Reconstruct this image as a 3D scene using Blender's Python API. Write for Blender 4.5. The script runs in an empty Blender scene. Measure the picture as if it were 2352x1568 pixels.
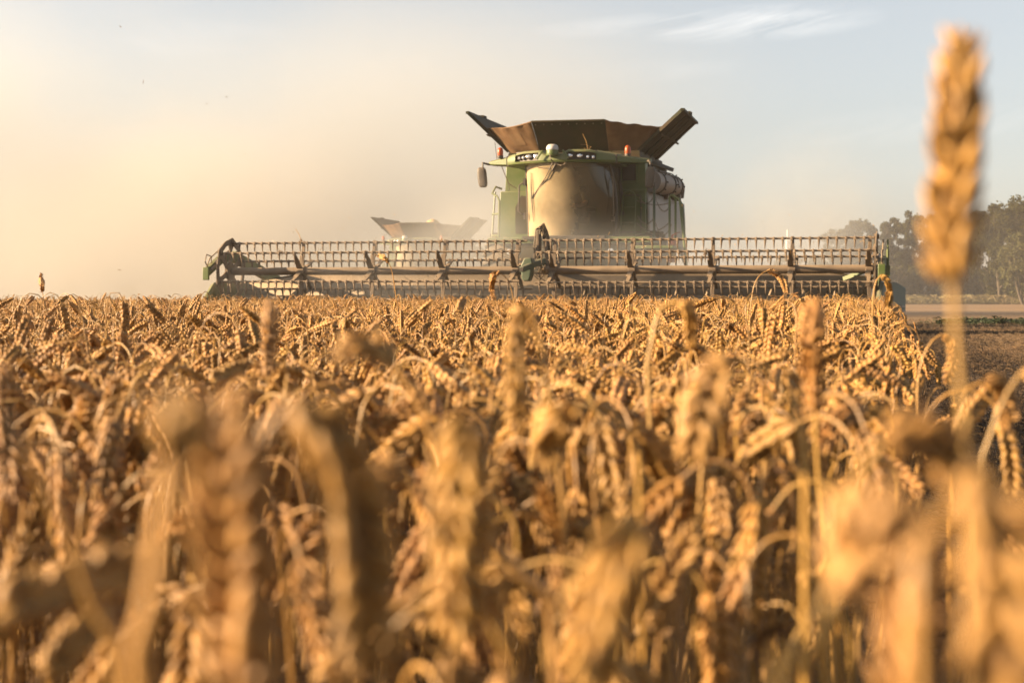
import bpy, bmesh, math, random
import numpy as np
from mathutils import Vector, Matrix

S = bpy.context.scene
COL = S.collection
R = math.radians

# ------------------------------------------------------------------ camera
CAM_H = 0.70
cam_d = bpy.data.cameras.new("camera"); cam = bpy.data.objects.new("camera", cam_d); COL.objects.link(cam)
cam_d.sensor_width = 36.0; cam_d.lens = 56.0
cam_d.clip_start = 0.02; cam_d.clip_end = 5000
PITCH = math.atan(188.5 / 6371.0)
cam.location = (0, 0, CAM_H); cam.rotation_euler = (math.pi / 2 - PITCH, 0, 0)
cam_d.dof.use_dof = True; cam_d.dof.focus_distance = 9.5; cam_d.dof.aperture_fstop = 6.8; cam_d.dof.aperture_blades = 0
S.camera = cam
S.render.resolution_x = 1024; S.render.resolution_y = 682

# ------------------------------------------------------------------ sun, sky, exposure
SUN_EL, SUN_AZ = R(18.0), R(-93.0)          # azimuth measured from +Y towards +X
world = bpy.data.worlds.new("World"); S.world = world; world.use_nodes = True
nt = world.node_tree; nt.nodes.clear()
def N(tree, t, **kw):
    n = tree.nodes.new(t)
    for k, v in kw.items(): setattr(n, k, v)
    return n
sky = N(nt, 'ShaderNodeTexSky', sky_type='NISHITA', sun_disc=False)
sky.sun_elevation = SUN_EL; sky.sun_rotation = SUN_AZ
sky.altitude = 50; sky.air_density = 1.0; sky.dust_density = 1.6; sky.ozone_density = 1.2
bg = N(nt, 'ShaderNodeBackground'); out = N(nt, 'ShaderNodeOutputWorld')
bg.inputs['Strength'].default_value = 0.05
# thin cirrus: a stretched noise in the direction of the upper sky
tc = N(nt, 'ShaderNodeTexCoord'); sep = N(nt, 'ShaderNodeSeparateXYZ'); nt.links.new(tc.outputs['Generated'], sep.inputs[0])
def M(tree, op, a, b=None, c=None):
    n = tree.nodes.new('ShaderNodeMath'); n.operation = op
    for i, v in enumerate((a, b, c)):
        if v is None: continue
        if isinstance(v, (int, float)): n.inputs[i].default_value = v
        else: tree.links.new(v, n.inputs[i])
    return n.outputs[0]
ysafe = M(nt, 'MAXIMUM', sep.outputs['Y'], 0.05)
az = M(nt, 'DIVIDE', sep.outputs['X'], ysafe); el = M(nt, 'DIVIDE', sep.outputs['Z'], ysafe)
comb = N(nt, 'ShaderNodeCombineXYZ')
elt = M(nt, 'SUBTRACT', el, M(nt, 'MULTIPLY', az, 0.06))
nt.links.new(M(nt, 'MULTIPLY', az, 16.0), comb.inputs[0]); nt.links.new(M(nt, 'MULTIPLY', M(nt, 'SUBTRACT', elt, M(nt, 'MULTIPLY', M(nt, 'MULTIPLY', az, az), 0.5)), 95.0), comb.inputs[1])
noi = N(nt, 'ShaderNodeTexNoise'); noi.inputs['Scale'].default_value = 1.0; noi.inputs['Detail'].default_value = 9; noi.inputs['Roughness'].default_value = 0.66; noi.inputs['Distortion'].default_value = 0.7
nt.links.new(comb.outputs[0], noi.inputs['Vector'])
def blob(cx, cy, rx, ry):
    dx = M(nt, 'DIVIDE', M(nt, 'SUBTRACT', az, cx), rx); dy = M(nt, 'DIVIDE', M(nt, 'SUBTRACT', elt, cy), ry)
    d = M(nt, 'ADD', M(nt, 'MULTIPLY', dx, dx), M(nt, 'MULTIPLY', dy, dy))
    return M(nt, 'MAXIMUM', M(nt, 'SUBTRACT', 1.0, d), 0.0)
m1 = blob(0.152, 0.160, 0.085, 0.013); m2 = blob(0.085, 0.163, 0.075, 0.008); m3 = blob(0.09, 0.134, 0.06, 0.008)
m4 = blob(-0.20, 0.172, 0.06, 0.014); m5 = blob(0.27, 0.09, 0.12, 0.014)
msk = M(nt, 'ADD', M(nt, 'ADD', m1, M(nt, 'MULTIPLY', m2, 0.7)), M(nt, 'MULTIPLY', M(nt, 'ADD', M(nt, 'ADD', m3, m4), m5), 0.3))
cf = M(nt, 'MULTIPLY', M(nt, 'SMOOTH_MIN', msk, 1.0, 0.2), M(nt, 'MAXIMUM', M(nt, 'MULTIPLY', M(nt, 'SUBTRACT', noi.outputs['Fac'], 0.36), 2.6), 0.0))
cf = M(nt, 'MINIMUM', M(nt, 'MULTIPLY', cf, 0.22), 0.45)
cmix = N(nt, 'ShaderNodeMixRGB'); nt.links.new(cf, cmix.inputs[0]); 
shs = N(nt, 'ShaderNodeHueSaturation'); shs.inputs['Saturation'].default_value = 0.42; shs.inputs['Value'].default_value = 0.83; nt.links.new(sky.outputs[0], shs.inputs['Color']); nt.links.new(shs.outputs[0], cmix.inputs[1])
cmix.inputs[2].default_value = (9.5, 8.9, 8.2, 1)
nt.links.new(cmix.outputs[0], bg.inputs['Color']); nt.links.new(bg.outputs[0], out.inputs['Surface'])

sun_d = bpy.data.lights.new("sun", 'SUN'); sun = bpy.data.objects.new("sun", sun_d); COL.objects.link(sun)
sun_d.energy = 5.0; sun_d.angle = R(0.6); sun_d.color = (1.0, 0.72, 0.43)
sdir = Vector((math.sin(SUN_AZ) * math.cos(SUN_EL), math.cos(SUN_AZ) * math.cos(SUN_EL), math.sin(SUN_EL)))
sun.rotation_euler = sdir.to_track_quat('Z', 'Y').to_euler()
S.view_settings.view_transform = 'Standard'; S.view_settings.look = 'None'
S.view_settings.gamma = 1.0; S.view_settings.use_curve_mapping = False
S.view_settings.exposure = 2.25
S.cycles.use_denoising = True
S.cycles.max_bounces = 6; S.cycles.diffuse_bounces = 2; S.cycles.glossy_bounces = 3; S.cycles.transmission_bounces = 4
S.cycles.transparent_max_bounces = 12; S.cycles.volume_bounces = 1
S.cycles.volume_step_rate = 1.0; S.cycles.volume_max_steps = 64
S.cycles.sample_clamp_indirect = 8.0

# ------------------------------------------------------------------ helpers
HZ, FD = 676.0, 3658.0                     # horizon row and focal length in the 2352-wide measuring frame
def P(xd, yd, Y):
    """a point of the place seen at (xd, yd) at distance Y; used for taking measurements of the place"""
    x = (xd - 1176.0) / FD; y = (784.0 - yd) / FD
    c, s = math.cos(PITCH), math.sin(PITCH)
    d = (x, c + s * y, -s + c * y); t = Y / d[1]
    return np.array([d[0] * t, Y, CAM_H + d[2] * t])
def sm(a, b, x):
    t = np.clip((x - a) / (b - a), 0, 1); return t * t * (3 - 2 * t)
def ground_z(x, y): return -0.5 * sm(31.0, 62.0, np.asarray(y, float))

def tag(o, label=None, cat=None, group=None, kind=None):
    if label: o['label'] = label
    if cat: o['category'] = cat
    if group: o['group'] = group
    if kind: o['kind'] = kind
    return o
def empty(name, loc, rz=0.0):
    o = bpy.data.objects.new(name, None); COL.objects.link(o); o.location = loc; o.rotation_euler = (0, 0, rz)
    o.empty_display_size = 0.1
    return o
class MB:
    def __init__(s): s.v = []; s.f = []; s.mi = []
    def add(s, v, f, mi=0):
        n = len(s.v); s.v += [tuple(p) for p in v]; s.f += [tuple(i + n for i in q) for q in f]; s.mi += [mi] * len(f); return s
    def box(s, x0, x1, y0, y1, z0, z1, mi=0):
        v = [(x0,y0,z0),(x1,y0,z0),(x1,y1,z0),(x0,y1,z0),(x0,y0,z1),(x1,y0,z1),(x1,y1,z1),(x0,y1,z1)]
        return s.add(v, [(0,3,2,1),(4,5,6,7),(0,1,5,4),(1,2,6,5),(2,3,7,6),(3,0,4,7)], mi)
    def beam(s, a, b, w, h, up=(0,0,1), w2=None, h2=None, mi=0):
        a, b = Vector(a), Vector(b); t = (b - a).normalized(); sd = t.cross(Vector(up))
        if sd.length < 1e-4: sd = t.cross(Vector((0,1,0)))
        sd.normalize(); u = sd.cross(t)
        w2 = w if w2 is None else w2; h2 = h if h2 is None else h2
        v = [a + sd*w/2*i + u*h/2*j for i, j in ((-1,-1),(1,-1),(1,1),(-1,1))] + [b + sd*w2/2*i + u*h2/2*j for i, j in ((-1,-1),(1,-1),(1,1),(-1,1))]
        return s.add(v, [(3,2,1,0),(4,5,6,7),(0,1,5,4),(1,2,6,5),(2,3,7,6),(3,0,4,7)], mi)
    def tube(s, pts, r, n=8, caps=True, mi=0):
        pts = [Vector(p) for p in pts]; k = len(pts)
        rr = r if hasattr(r, '__len__') else [r] * k
        t0 = (pts[1] - pts[0]).normalized(); nrm = t0.orthogonal().normalized(); v = []
        for i in range(k):
            t = (pts[min(i+1,k-1)] - pts[max(i-1,0)]).normalized()
            nrm = (nrm - t * nrm.dot(t)).normalized(); bi = t.cross(nrm)
            for j in range(n):
                a = 2*math.pi*j/n; v.append(pts[i] + (nrm*math.cos(a) + bi*math.sin(a)) * rr[i])
        f = [(i*n+j, i*n+(j+1)%n, (i+1)*n+(j+1)%n, (i+1)*n+j) for i in range(k-1) for j in range(n)]
        if caps: f += [tuple(range(n-1,-1,-1)), tuple((k-1)*n+j for j in range(n))]
        return s.add(v, f, mi)
    def plate(s, pts, t, mi=0):
        pts = [Vector(p) for p in pts]; nr = Vector((0,0,0))
        for i in range(len(pts)): nr += (pts[i]-pts[0]).cross(pts[(i+1)%len(pts)]-pts[0])
        nr.normalize(); k = len(pts)
        v = pts + [p - nr*t for p in pts]
        f = [tuple(range(k)), tuple(range(2*k-1,k-1,-1))] + [(i, k+i, k+(i+1)%k, (i+1)%k) for i in range(k)]
        return s.add(v, f, mi)
    def lathe(s, prof, c, ax=(0,0,1), n=20, mi=0):
        """prof: list of (radius, height along ax)"""
        ax = Vector(ax).normalized(); a = ax.orthogonal().normalized(); b = ax.cross(a); c = Vector(c); v = []
        for r, h in prof:
            for j in range(n):
                w = 2*math.pi*j/n; v.append(c + ax*h + (a*math.cos(w)+b*math.sin(w))*r)
        k = len(prof)
        f = [(i*n+j, i*n+(j+1)%n, (i+1)*n+(j+1)%n, (i+1)*n+j) for i in range(k-1) for j in range(n)]
        f += [tuple(range(n-1,-1,-1)), tuple((k-1)*n+j for j in range(n))]
        return s.add(v, f, mi)
    def grid(s, fn, nu, nv, mi=0):
        v = [fn(i/nu, j/nv) for j in range(nv+1) for i in range(nu+1)]
        f = [(j*(nu+1)+i, j*(nu+1)+i+1, (j+1)*(nu+1)+i+1, (j+1)*(nu+1)+i) for j in range(nv) for i in range(nu)]
        return s.add(v, f, mi)
    def mesh(s, name, mats, sharp=38):
        me = bpy.data.meshes.new(name); me.from_pydata(s.v, [], s.f)
        for m in (mats if isinstance(mats, (list, tuple)) else [mats]): me.materials.append(m)
        me.polygons.foreach_set('material_index', s.mi)
        me.polygons.foreach_set('use_smooth', [True]*len(me.polygons))
        me.update()
        try: me.set_sharp_from_angle(angle=R(sharp))
        except Exception: pass
        return me
    def obj(s, name, mats, parent=None, bevel=0.0, solid=0.0, loc=None, sharp=38):
        o = bpy.data.objects.new(name, s.mesh(name, mats, sharp)); COL.objects.link(o)
        if parent: o.parent = parent
        if loc is not None: o.location = loc
        if solid:
            m = o.modifiers.new('solid', 'SOLIDIFY'); m.thickness = solid; m.offset = 0
        if bevel:
            m = o.modifiers.new('bevel', 'BEVEL'); m.width = bevel; m.segments = 2; m.limit_method = 'ANGLE'; m.angle_limit = R(40)
        return o

def np_mesh(name, V, F, mats, mi=None, smooth=True):
    """V (n,3) array, F list of arrays of quads/tris"""
    me = bpy.data.meshes.new(name)
    V = np.asarray(V, np.float32)
    loops = np.concatenate([f.ravel() for f in F]).astype(np.int32)
    sizes = np.concatenate([np.full(len(f), f.shape[1], np.int32) for f in F])
    me.vertices.add(len(V)); me.vertices.foreach_set('co', V.ravel())
    me.loops.add(len(loops)); me.loops.foreach_set('vertex_index', loops)
    me.polygons.add(len(sizes)); st = np.concatenate([[0], np.cumsum(sizes)[:-1]]).astype(np.int32)
    me.polygons.foreach_set('loop_start', st); me.polygons.foreach_set('loop_total', sizes)
    me.polygons.foreach_set('use_smooth', np.full(len(sizes), smooth))
    for m in (mats if isinstance(mats, (list, tuple)) else [mats]): me.materials.append(m)
    if mi is not None: me.polygons.foreach_set('material_index', np.asarray(mi, np.int32))
    me.update(calc_edges=True); me.validate()
    return me

# ------------------------------------------------------------------ materials
def mat(name, c, rough=0.6, metal=0.0, c2=None, scale=8.0, lo=0.35, hi=0.65, bump=0.0, bscale=None, dust=0.0, rnd=0.0, spec=0.4, transl=0.0, detail=4, stretch=None):
    m = bpy.data.materials.new(name); m.use_nodes = True; t = m.node_tree; b = t.nodes['Principled BSDF']
    b.inputs['Roughness'].default_value = rough; b.inputs['Metallic'].default_value = metal
    b.inputs['Specular IOR Level'].default_value = spec
    tcn = t.nodes.new('ShaderNodeTexCoord'); vec = tcn.outputs['Object']
    if stretch:
        mp = t.nodes.new('ShaderNodeMapping'); mp.inputs['Scale'].default_value = stretch; t.links.new(vec, mp.inputs[0]); vec = mp.outputs[0]
    nz = t.nodes.new('ShaderNodeTexNoise'); nz.inputs['Scale'].default_value = scale; nz.inputs['Detail'].default_value = detail; t.links.new(vec, nz.inputs['Vector'])
    rgb = t.nodes.new('ShaderNodeRGB'); rgb.outputs[0].default_value = (*c, 1); col = rgb.outputs[0]
    def mix(f, a, bcol):
        x = t.nodes.new('ShaderNodeMixRGB')
        if isinstance(f, float): x.inputs[0].default_value = f
        else: t.links.new(f, x.inputs[0])
        t.links.new(a, x.inputs[1])
        if isinstance(bcol, tuple): x.inputs[2].default_value = (*bcol, 1)
        else: t.links.new(bcol, x.inputs[2])
        return x.outputs[0]
    mr = t.nodes.new('ShaderNodeMapRange'); mr.inputs[1].default_value = lo; mr.inputs[2].default_value = hi; t.links.new(nz.outputs['Fac'], mr.inputs[0])
    if c2: col = mix(mr.outputs[0], col, c2)
    if rnd:
        oi = t.nodes.new('ShaderNodeObjectInfo'); hs = t.nodes.new('ShaderNodeHueSaturation')
        t.links.new(M(t, 'MULTIPLY_ADD', oi.outputs['Random'], 2*rnd, 1-rnd), hs.inputs['Value'])
        t.links.new(M(t, 'MULTIPLY_ADD', M(t, 'FRACT', M(t, 'MULTIPLY', oi.outputs['Random'], 17.3)), 0.5*rnd, 1-0.25*rnd), hs.inputs['Saturation'])
        t.links.new(M(t, 'MULTIPLY_ADD', M(t, 'FRACT', M(t, 'MULTIPLY', oi.outputs['Random'], 31.7)), 0.012, 0.496), hs.inputs['Hue'])
        t.links.new(col, hs.inputs['Color']); col = hs.outputs[0]
    if dust:
        n2 = t.nodes.new('ShaderNodeTexNoise'); n2.inputs['Scale'].default_value = 2.3; n2.inputs['Detail'].default_value = 8; n2.inputs['Roughness'].default_value = 0.65; t.links.new(tcn.outputs['Object'], n2.inputs['Vector'])
        g = t.nodes.new('ShaderNodeNewGeometry'); sp = t.nodes.new('ShaderNodeSeparateXYZ'); t.links.new(g.outputs['Normal'], sp.inputs[0])
        up = M(t, 'MULTIPLY', M(t, 'MAXIMUM', sp.outputs['Z'], 0.0), 0.8)
        f = M(t, 'MINIMUM', M(t, 'MULTIPLY', M(t, 'MULTIPLY_ADD', M(t, 'SUBTRACT', n2.outputs['Fac'], 0.25), 1.6, up), dust), 0.92)
        col = mix(f, col, (0.34, 0.25, 0.155))
        t.links.new(M(t, 'MULTIPLY_ADD', f, 0.5, rough), b.inputs['Roughness'])
    t.links.new(col, b.inputs['Base Color'])
    if bump:
        nb = t.nodes.new('ShaderNodeTexNoise'); nb.inputs['Scale'].default_value = bscale or scale*3; nb.inputs['Detail'].default_value = 5; t.links.new(vec, nb.inputs['Vector'])
        bp = t.nodes.new('ShaderNodeBump'); bp.inputs['Strength'].default_value = bump; bp.inputs['Distance'].default_value = 0.02
        t.links.new(nb.outputs['Fac'], bp.inputs['Height']); t.links.new(bp.outputs[0], b.inputs['Normal'])
    if transl:
        tr = t.nodes.new('ShaderNodeBsdfTranslucent'); t.links.new(col, tr.inputs['Color'])
        ms = t.nodes.new('ShaderNodeMixShader'); ms.inputs[0].default_value = transl
        t.links.new(b.outputs[0], ms.inputs[1]); t.links.new(tr.outputs[0], ms.inputs[2])
        t.links.new(ms.outputs[0], t.nodes['Material Output'].inputs['Surface'])
    return m

MT = {}
MT['green'] = mat('green_paint', (0.028, 0.066, 0.005), 0.42, c2=(0.038, 0.070, 0.008), scale=1.5, dust=0.26)
MT['teal'] = mat('teal_paint', (0.014, 0.045, 0.026), 0.5, dust=0.25)
MT['dgreen'] = mat('dark_green_panel', (0.012, 0.015, 0.004), 0.65, c2=(0.026, 0.016, 0.006), scale=3, dust=0.05, spec=0.15)
MT['steel'] = mat('dark_steel', (0.045, 0.032, 0.024), 0.5, 0.2, c2=(0.075, 0.054, 0.038), scale=5, dust=0.42)
MT['black'] = mat('black_plastic', (0.018, 0.016, 0.015), 0.5, dust=0.25)
MT['rubber'] = mat('rubber', (0.02, 0.019, 0.018), 0.75, dust=0.4)
MT['tan_metal'] = mat('worn_sheet_metal', (0.12, 0.090, 0.06), 0.6, 0.1, c2=(0.09, 0.068, 0.046), scale=2.5, bump=0.1, bscale=30, dust=0.4)
MT['white'] = mat('pale_side_panel', (0.27, 0.25, 0.22), 0.55, dust=0.25)
MT['grey'] = mat('grey_tube', (0.12, 0.11, 0.105), 0.5, 0.2, dust=0.35)
MT['canvas'] = mat('brown_canvas', (0.10, 0.052, 0.021), 0.9, c2=(0.13, 0.072, 0.03), scale=6, bump=0.5, bscale=4, transl=0.05)
MT['patch'] = mat('canvas_patch', (0.125, 0.072, 0.032), 0.85, bump=0.2)
MT['amber'] = mat('amber_lens', (0.42, 0.085, 0.012), 0.3, c2=(0.30, 0.05, 0.008), scale=4, transl=0.3)
MT['chrome'] = mat('lamp_reflector', (0.75, 0.74, 0.70), 0.15, 0.85, c2=(0.5, 0.5, 0.5), scale=60, bump=0.4, bscale=60)
MT['dome'] = mat('grey_dome', (0.45, 0.46, 0.45), 0.35, c2=(0.3, 0.3, 0.3), scale=25, dust=0.4)
MT['cabdark'] = mat('cab_lining', (0.035, 0.027, 0.022), 0.8, c2=(0.05, 0.04, 0.03), scale=3)
MT['red'] = mat('red_enamel', (0.24, 0.022, 0.014), 0.4, dust=0.35)
MT['redwhite'] = None
MT['hose'] = mat('black_hose', (0.025, 0.022, 0.02), 0.55, dust=0.55)
MT['yellow'] = mat('rim_yellow', (0.55, 0.38, 0.03), 0.5, dust=0.5)
MT['skin'] = mat('skin', (0.45, 0.27, 0.19), 0.55)
MT['shirt'] = mat('grey_green_shirt', (0.16, 0.17, 0.13), 0.85, bump=0.3, bscale=20)
MT['trousers'] = mat('dark_trousers', (0.05, 0.05, 0.06), 0.9)
MT['hair'] = mat('brown_hair', (0.05, 0.03, 0.02), 0.7)
MT['ear'] = mat('wheat_ear', (0.345, 0.186, 0.057), 0.55, c2=(0.125, 0.060, 0.019), scale=110, lo=0.4, hi=0.75, rnd=0.18, spec=0.3, transl=0.03, detail=2)
MT['straw'] = mat('wheat_straw', (0.345, 0.195, 0.056), 0.42, c2=(0.16, 0.084, 0.025), scale=14, rnd=0.18, spec=0.45, transl=0.06, stretch=(1, 1, 0.15), detail=2)
MT['blade'] = mat('dry_leaf', (0.14, 0.076, 0.027), 0.6, c2=(0.07, 0.037, 0.015), scale=30, rnd=0.2, transl=0.3, detail=2)
MT['grain'] = mat('grain', (0.45, 0.29, 0.13), 0.8, c2=(0.36, 0.22, 0.09), scale=60, bump=0.5)
MT['leafA'] = mat('poplar_leaf', (0.026, 0.027, 0.004), 0.6, c2=(0.044, 0.040, 0.007), scale=0.35, lo=0.4, hi=0.6, transl=0.2, rnd=0.2, spec=0.06)
MT['leafB'] = mat('willow_leaf', (0.052, 0.052, 0.02), 0.6, c2=(0.07, 0.062, 0.026), scale=0.5, transl=0.3, rnd=0.2, spec=0.06)
MT['bark'] = mat('bark', (0.05, 0.038, 0.026), 0.9, c2=(0.08, 0.062, 0.042), scale=5, bump=0.6)
MT['weed'] = mat('weed_leaf', (0.015, 0.027, 0.006), 0.6, c2=(0.025, 0.034, 0.009), scale=6, transl=0.2)
MT['stub'] = mat('cut_stubble', (0.11, 0.068, 0.032), 0.75, c2=(0.055, 0.034, 0.018), scale=20, rnd=0.25, detail=2)
MT['drygrass'] = mat('dry_grass', (0.20, 0.15, 0.075), 0.8, c2=(0.11, 0.10, 0.04), scale=0.3, transl=0.3, rnd=0.25)
MT['mast'] = mat('mast_metal', (0.55, 0.54, 0.52), 0.5, 0.3)
MT['wood'] = mat('pole_wood', (0.22, 0.17, 0.12), 0.9)

# glass with a dust film, thickened leftwards to paint in the brighter lit side
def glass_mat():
    m = bpy.data.materials.new('dusty_glass_lit_left'); m.use_nodes = True; t = m.node_tree; t.nodes.clear()
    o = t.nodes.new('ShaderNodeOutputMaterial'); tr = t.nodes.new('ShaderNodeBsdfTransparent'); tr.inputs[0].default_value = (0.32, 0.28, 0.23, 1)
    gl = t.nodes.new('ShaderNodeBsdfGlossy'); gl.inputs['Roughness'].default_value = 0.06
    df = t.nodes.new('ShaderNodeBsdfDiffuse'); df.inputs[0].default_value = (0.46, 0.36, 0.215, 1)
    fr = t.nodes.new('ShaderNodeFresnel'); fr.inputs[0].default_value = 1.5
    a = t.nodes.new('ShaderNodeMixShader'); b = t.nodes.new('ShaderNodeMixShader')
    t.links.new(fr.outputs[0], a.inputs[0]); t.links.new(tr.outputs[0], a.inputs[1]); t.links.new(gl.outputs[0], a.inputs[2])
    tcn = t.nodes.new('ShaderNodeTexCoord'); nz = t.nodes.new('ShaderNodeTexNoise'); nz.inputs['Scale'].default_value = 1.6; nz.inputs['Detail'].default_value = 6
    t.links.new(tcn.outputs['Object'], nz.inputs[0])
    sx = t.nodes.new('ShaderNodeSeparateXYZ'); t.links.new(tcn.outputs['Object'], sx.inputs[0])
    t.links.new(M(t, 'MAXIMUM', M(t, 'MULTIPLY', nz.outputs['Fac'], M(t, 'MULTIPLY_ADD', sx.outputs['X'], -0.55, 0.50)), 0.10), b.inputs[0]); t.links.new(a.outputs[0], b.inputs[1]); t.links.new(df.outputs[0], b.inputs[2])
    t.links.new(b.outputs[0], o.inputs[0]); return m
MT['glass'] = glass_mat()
def stripes_mat():
    m = bpy.data.materials.new('red_white_stripes'); m.use_nodes = True; t = m.node_tree; b = t.nodes['Principled BSDF']
    tcn = t.nodes.new('ShaderNodeTexCoord'); sp = t.nodes.new('ShaderNodeSeparateXYZ'); t.links.new(tcn.outputs['Object'], sp.inputs[0])
    f = M(t, 'GREATER_THAN', M(t, 'FRACT', M(t, 'MULTIPLY', M(t, 'SUBTRACT', sp.outputs['Z'], M(t, 'MULTIPLY', sp.outputs['X'], 1.5)), 0.9)), 0.55)
    mx = t.nodes.new('ShaderNodeMixRGB'); t.links.new(f, mx.inputs[0]); mx.inputs[1].default_value = (0.75, 0.72, 0.68, 1); mx.inputs[2].default_value = (0.6, 0.03, 0.02, 1)
    t.links.new(mx.outputs[0], b.inputs['Base Color']); b.inputs['Roughness'].default_value = 0.5; return m
MT['redwhite'] = stripes_mat()

# ------------------------------------------------------------------ ground
def ground_mat():
    m = bpy.data.materials.new('stubble_soil'); m.use_nodes = True; t = m.node_tree; b = t.nodes['Principled BSDF']; b.inputs['Roughness'].default_value = 0.95; b.inputs['Specular IOR Level'].default_value = 0.1
    tcn = t.nodes.new('ShaderNodeTexCoord'); mp = t.nodes.new('ShaderNodeMapping'); mp.inputs['Rotation'].default_value = (0, 0, R(15)); t.links.new(tcn.outputs['Object'], mp.inputs[0])
    def nz(s, d=5, v=None):
        n = t.nodes.new('ShaderNodeTexNoise'); n.inputs['Scale'].default_value = s; n.inputs['Detail'].default_value = d; t.links.new(v or tcn.outputs['Object'], n.inputs[0]); return n.outputs['Fac']
    wv = t.nodes.new('ShaderNodeTexWave'); wv.inputs['Scale'].default_value = 1.1; wv.inputs['Distortion'].default_value = 1.5; wv.inputs['Detail'].default_value = 2; t.links.new(mp.outputs[0], wv.inputs[0])
    mp2 = t.nodes.new('ShaderNodeMapping'); mp2.inputs['Scale'].default_value = (0.02, 0.35, 1); t.links.new(mp.outputs[0], mp2.inputs[0])
    def ramp(f, a, bb, lo, hi):
        mr = t.nodes.new('ShaderNodeMapRange'); mr.inputs[1].default_value = lo; mr.inputs[2].default_value = hi; t.links.new(f, mr.inputs[0])
        x = t.nodes.new('ShaderNodeMixRGB'); t.links.new(mr.outputs[0], x.inputs[0])
        for i, q in ((1, a), (2, bb)):
            if isinstance(q, tuple): x.inputs[i].default_value = (*q, 1)
            else: t.links.new(q, x.inputs[i])
        return x.outputs[0]
    c = ramp(nz(7), (0.075, 0.052, 0.032), (0.24, 0.16, 0.094), 0.3, 0.7)
    c = ramp(wv.outputs['Fac'], c, (0.17, 0.116, 0.064), 0.5, 1.4)
    c = ramp(nz(1.0, 3, mp2.outputs[0]), c, (0.33, 0.218, 0.124), 0.45, 0.75)
    c = ramp(nz(0.16, 4), c, (0.16, 0.16, 0.06), 0.62, 0.80)
    t.links.new(c, b.inputs['Base Color'])
    bp = t.nodes.new('ShaderNodeBump'); bp.inputs['Strength'].default_value = 0.9; bp.inputs['Distance'].default_value = 0.06
    t.links.new(nz(14), bp.inputs['Height']); t.links.new(bp.outputs[0], b.inputs['Normal']); return m
gx = np.concatenate([np.linspace(-1500, -60, 14), np.linspace(-50, 90, 36), np.linspace(100, 1500, 14)])
gy = np.concatenate([np.linspace(-60, 20, 10), np.linspace(22, 80, 40), np.linspace(90, 2500, 26)])
GX, GY = np.meshgrid(gx, gy); V = np.stack([GX, GY, ground_z(GX, GY)], -1).reshape(-1, 3)
nx = len(gx); q = np.array([(j*nx+i, j*nx+i+1, (j+1)*nx+i+1, (j+1)*nx+i) for j in range(len(gy)-1) for i in range(nx-1)])
go = bpy.data.objects.new('field_ground', np_mesh('field_ground', V, [q], ground_mat())); COL.objects.link(go); tag(go, 'stubble field of cut straw and dry soil', 'ground', kind='structure')

# ------------------------------------------------------------------ scattering of stuff (nobody could count it)
def scatter(name, pts, rot, scl, idx, variants, label, cat):
    me = bpy.data.meshes.new(name); me.vertices.add(len(pts)); me.vertices.foreach_set('co', np.asarray(pts, np.float32).ravel())
    for an, ty, dat in (('rot', 'FLOAT_VECTOR', rot), ('scl', 'FLOAT', scl), ('idx', 'INT', idx)):
        a = me.attributes.new(an, ty, 'POINT')
        a.data.foreach_set('vector' if ty == 'FLOAT_VECTOR' else 'value', np.asarray(dat, np.int32 if ty == 'INT' else np.float32).ravel())
    o = bpy.data.objects.new(name, me); COL.objects.link(o); tag(o, label, cat, kind='stuff')
    vc = bpy.data.collections.new(name + '_forms')
    for i, vm in enumerate(variants):
        vo = bpy.data.objects.new('%s_form_%03d' % (name, i), vm); vc.objects.link(vo)
    g = bpy.data.node_groups.new(name, 'GeometryNodeTree')
    g.interface.new_socket('Geometry', in_out='INPUT', socket_type='NodeSocketGeometry'); g.interface.new_socket('Geometry', in_out='OUTPUT', socket_type='NodeSocketGeometry')
    gi = g.nodes.new('NodeGroupInput'); gout = g.nodes.new('NodeGroupOutput')
    ci = g.nodes.new('GeometryNodeCollectionInfo'); ci.inputs['Collection'].default_value = vc; ci.inputs['Separate Children'].default_value = True; ci.inputs['Reset Children'].default_value = True
    ip = g.nodes.new('GeometryNodeInstanceOnPoints'); ip.inputs['Pick Instance'].default_value = True
    def attr(n, ty):
        a = g.nodes.new('GeometryNodeInputNamedAttribute'); a.data_type = ty; a.inputs['Name'].default_value = n; return a.outputs['Attribute']
    g.links.new(gi.outputs[0], ip.inputs['Points']); g.links.new(ci.outputs[0], ip.inputs['Instance'])
    g.links.new(attr('idx', 'INT'), ip.inputs['Instance Index'])
    er = g.nodes.new('FunctionNodeEulerToRotation'); g.links.new(attr('rot', 'FLOAT_VECTOR'), er.inputs[0]); g.links.new(er.outputs[0], ip.inputs['Rotation'])
    g.links.new(attr('scl', 'FLOAT'), ip.inputs['Scale']); g.links.new(ip.outputs[0], gout.inputs[0])
    md = o.modifiers.new('scatter', 'NODES'); md.node_group = g
    return o

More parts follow.
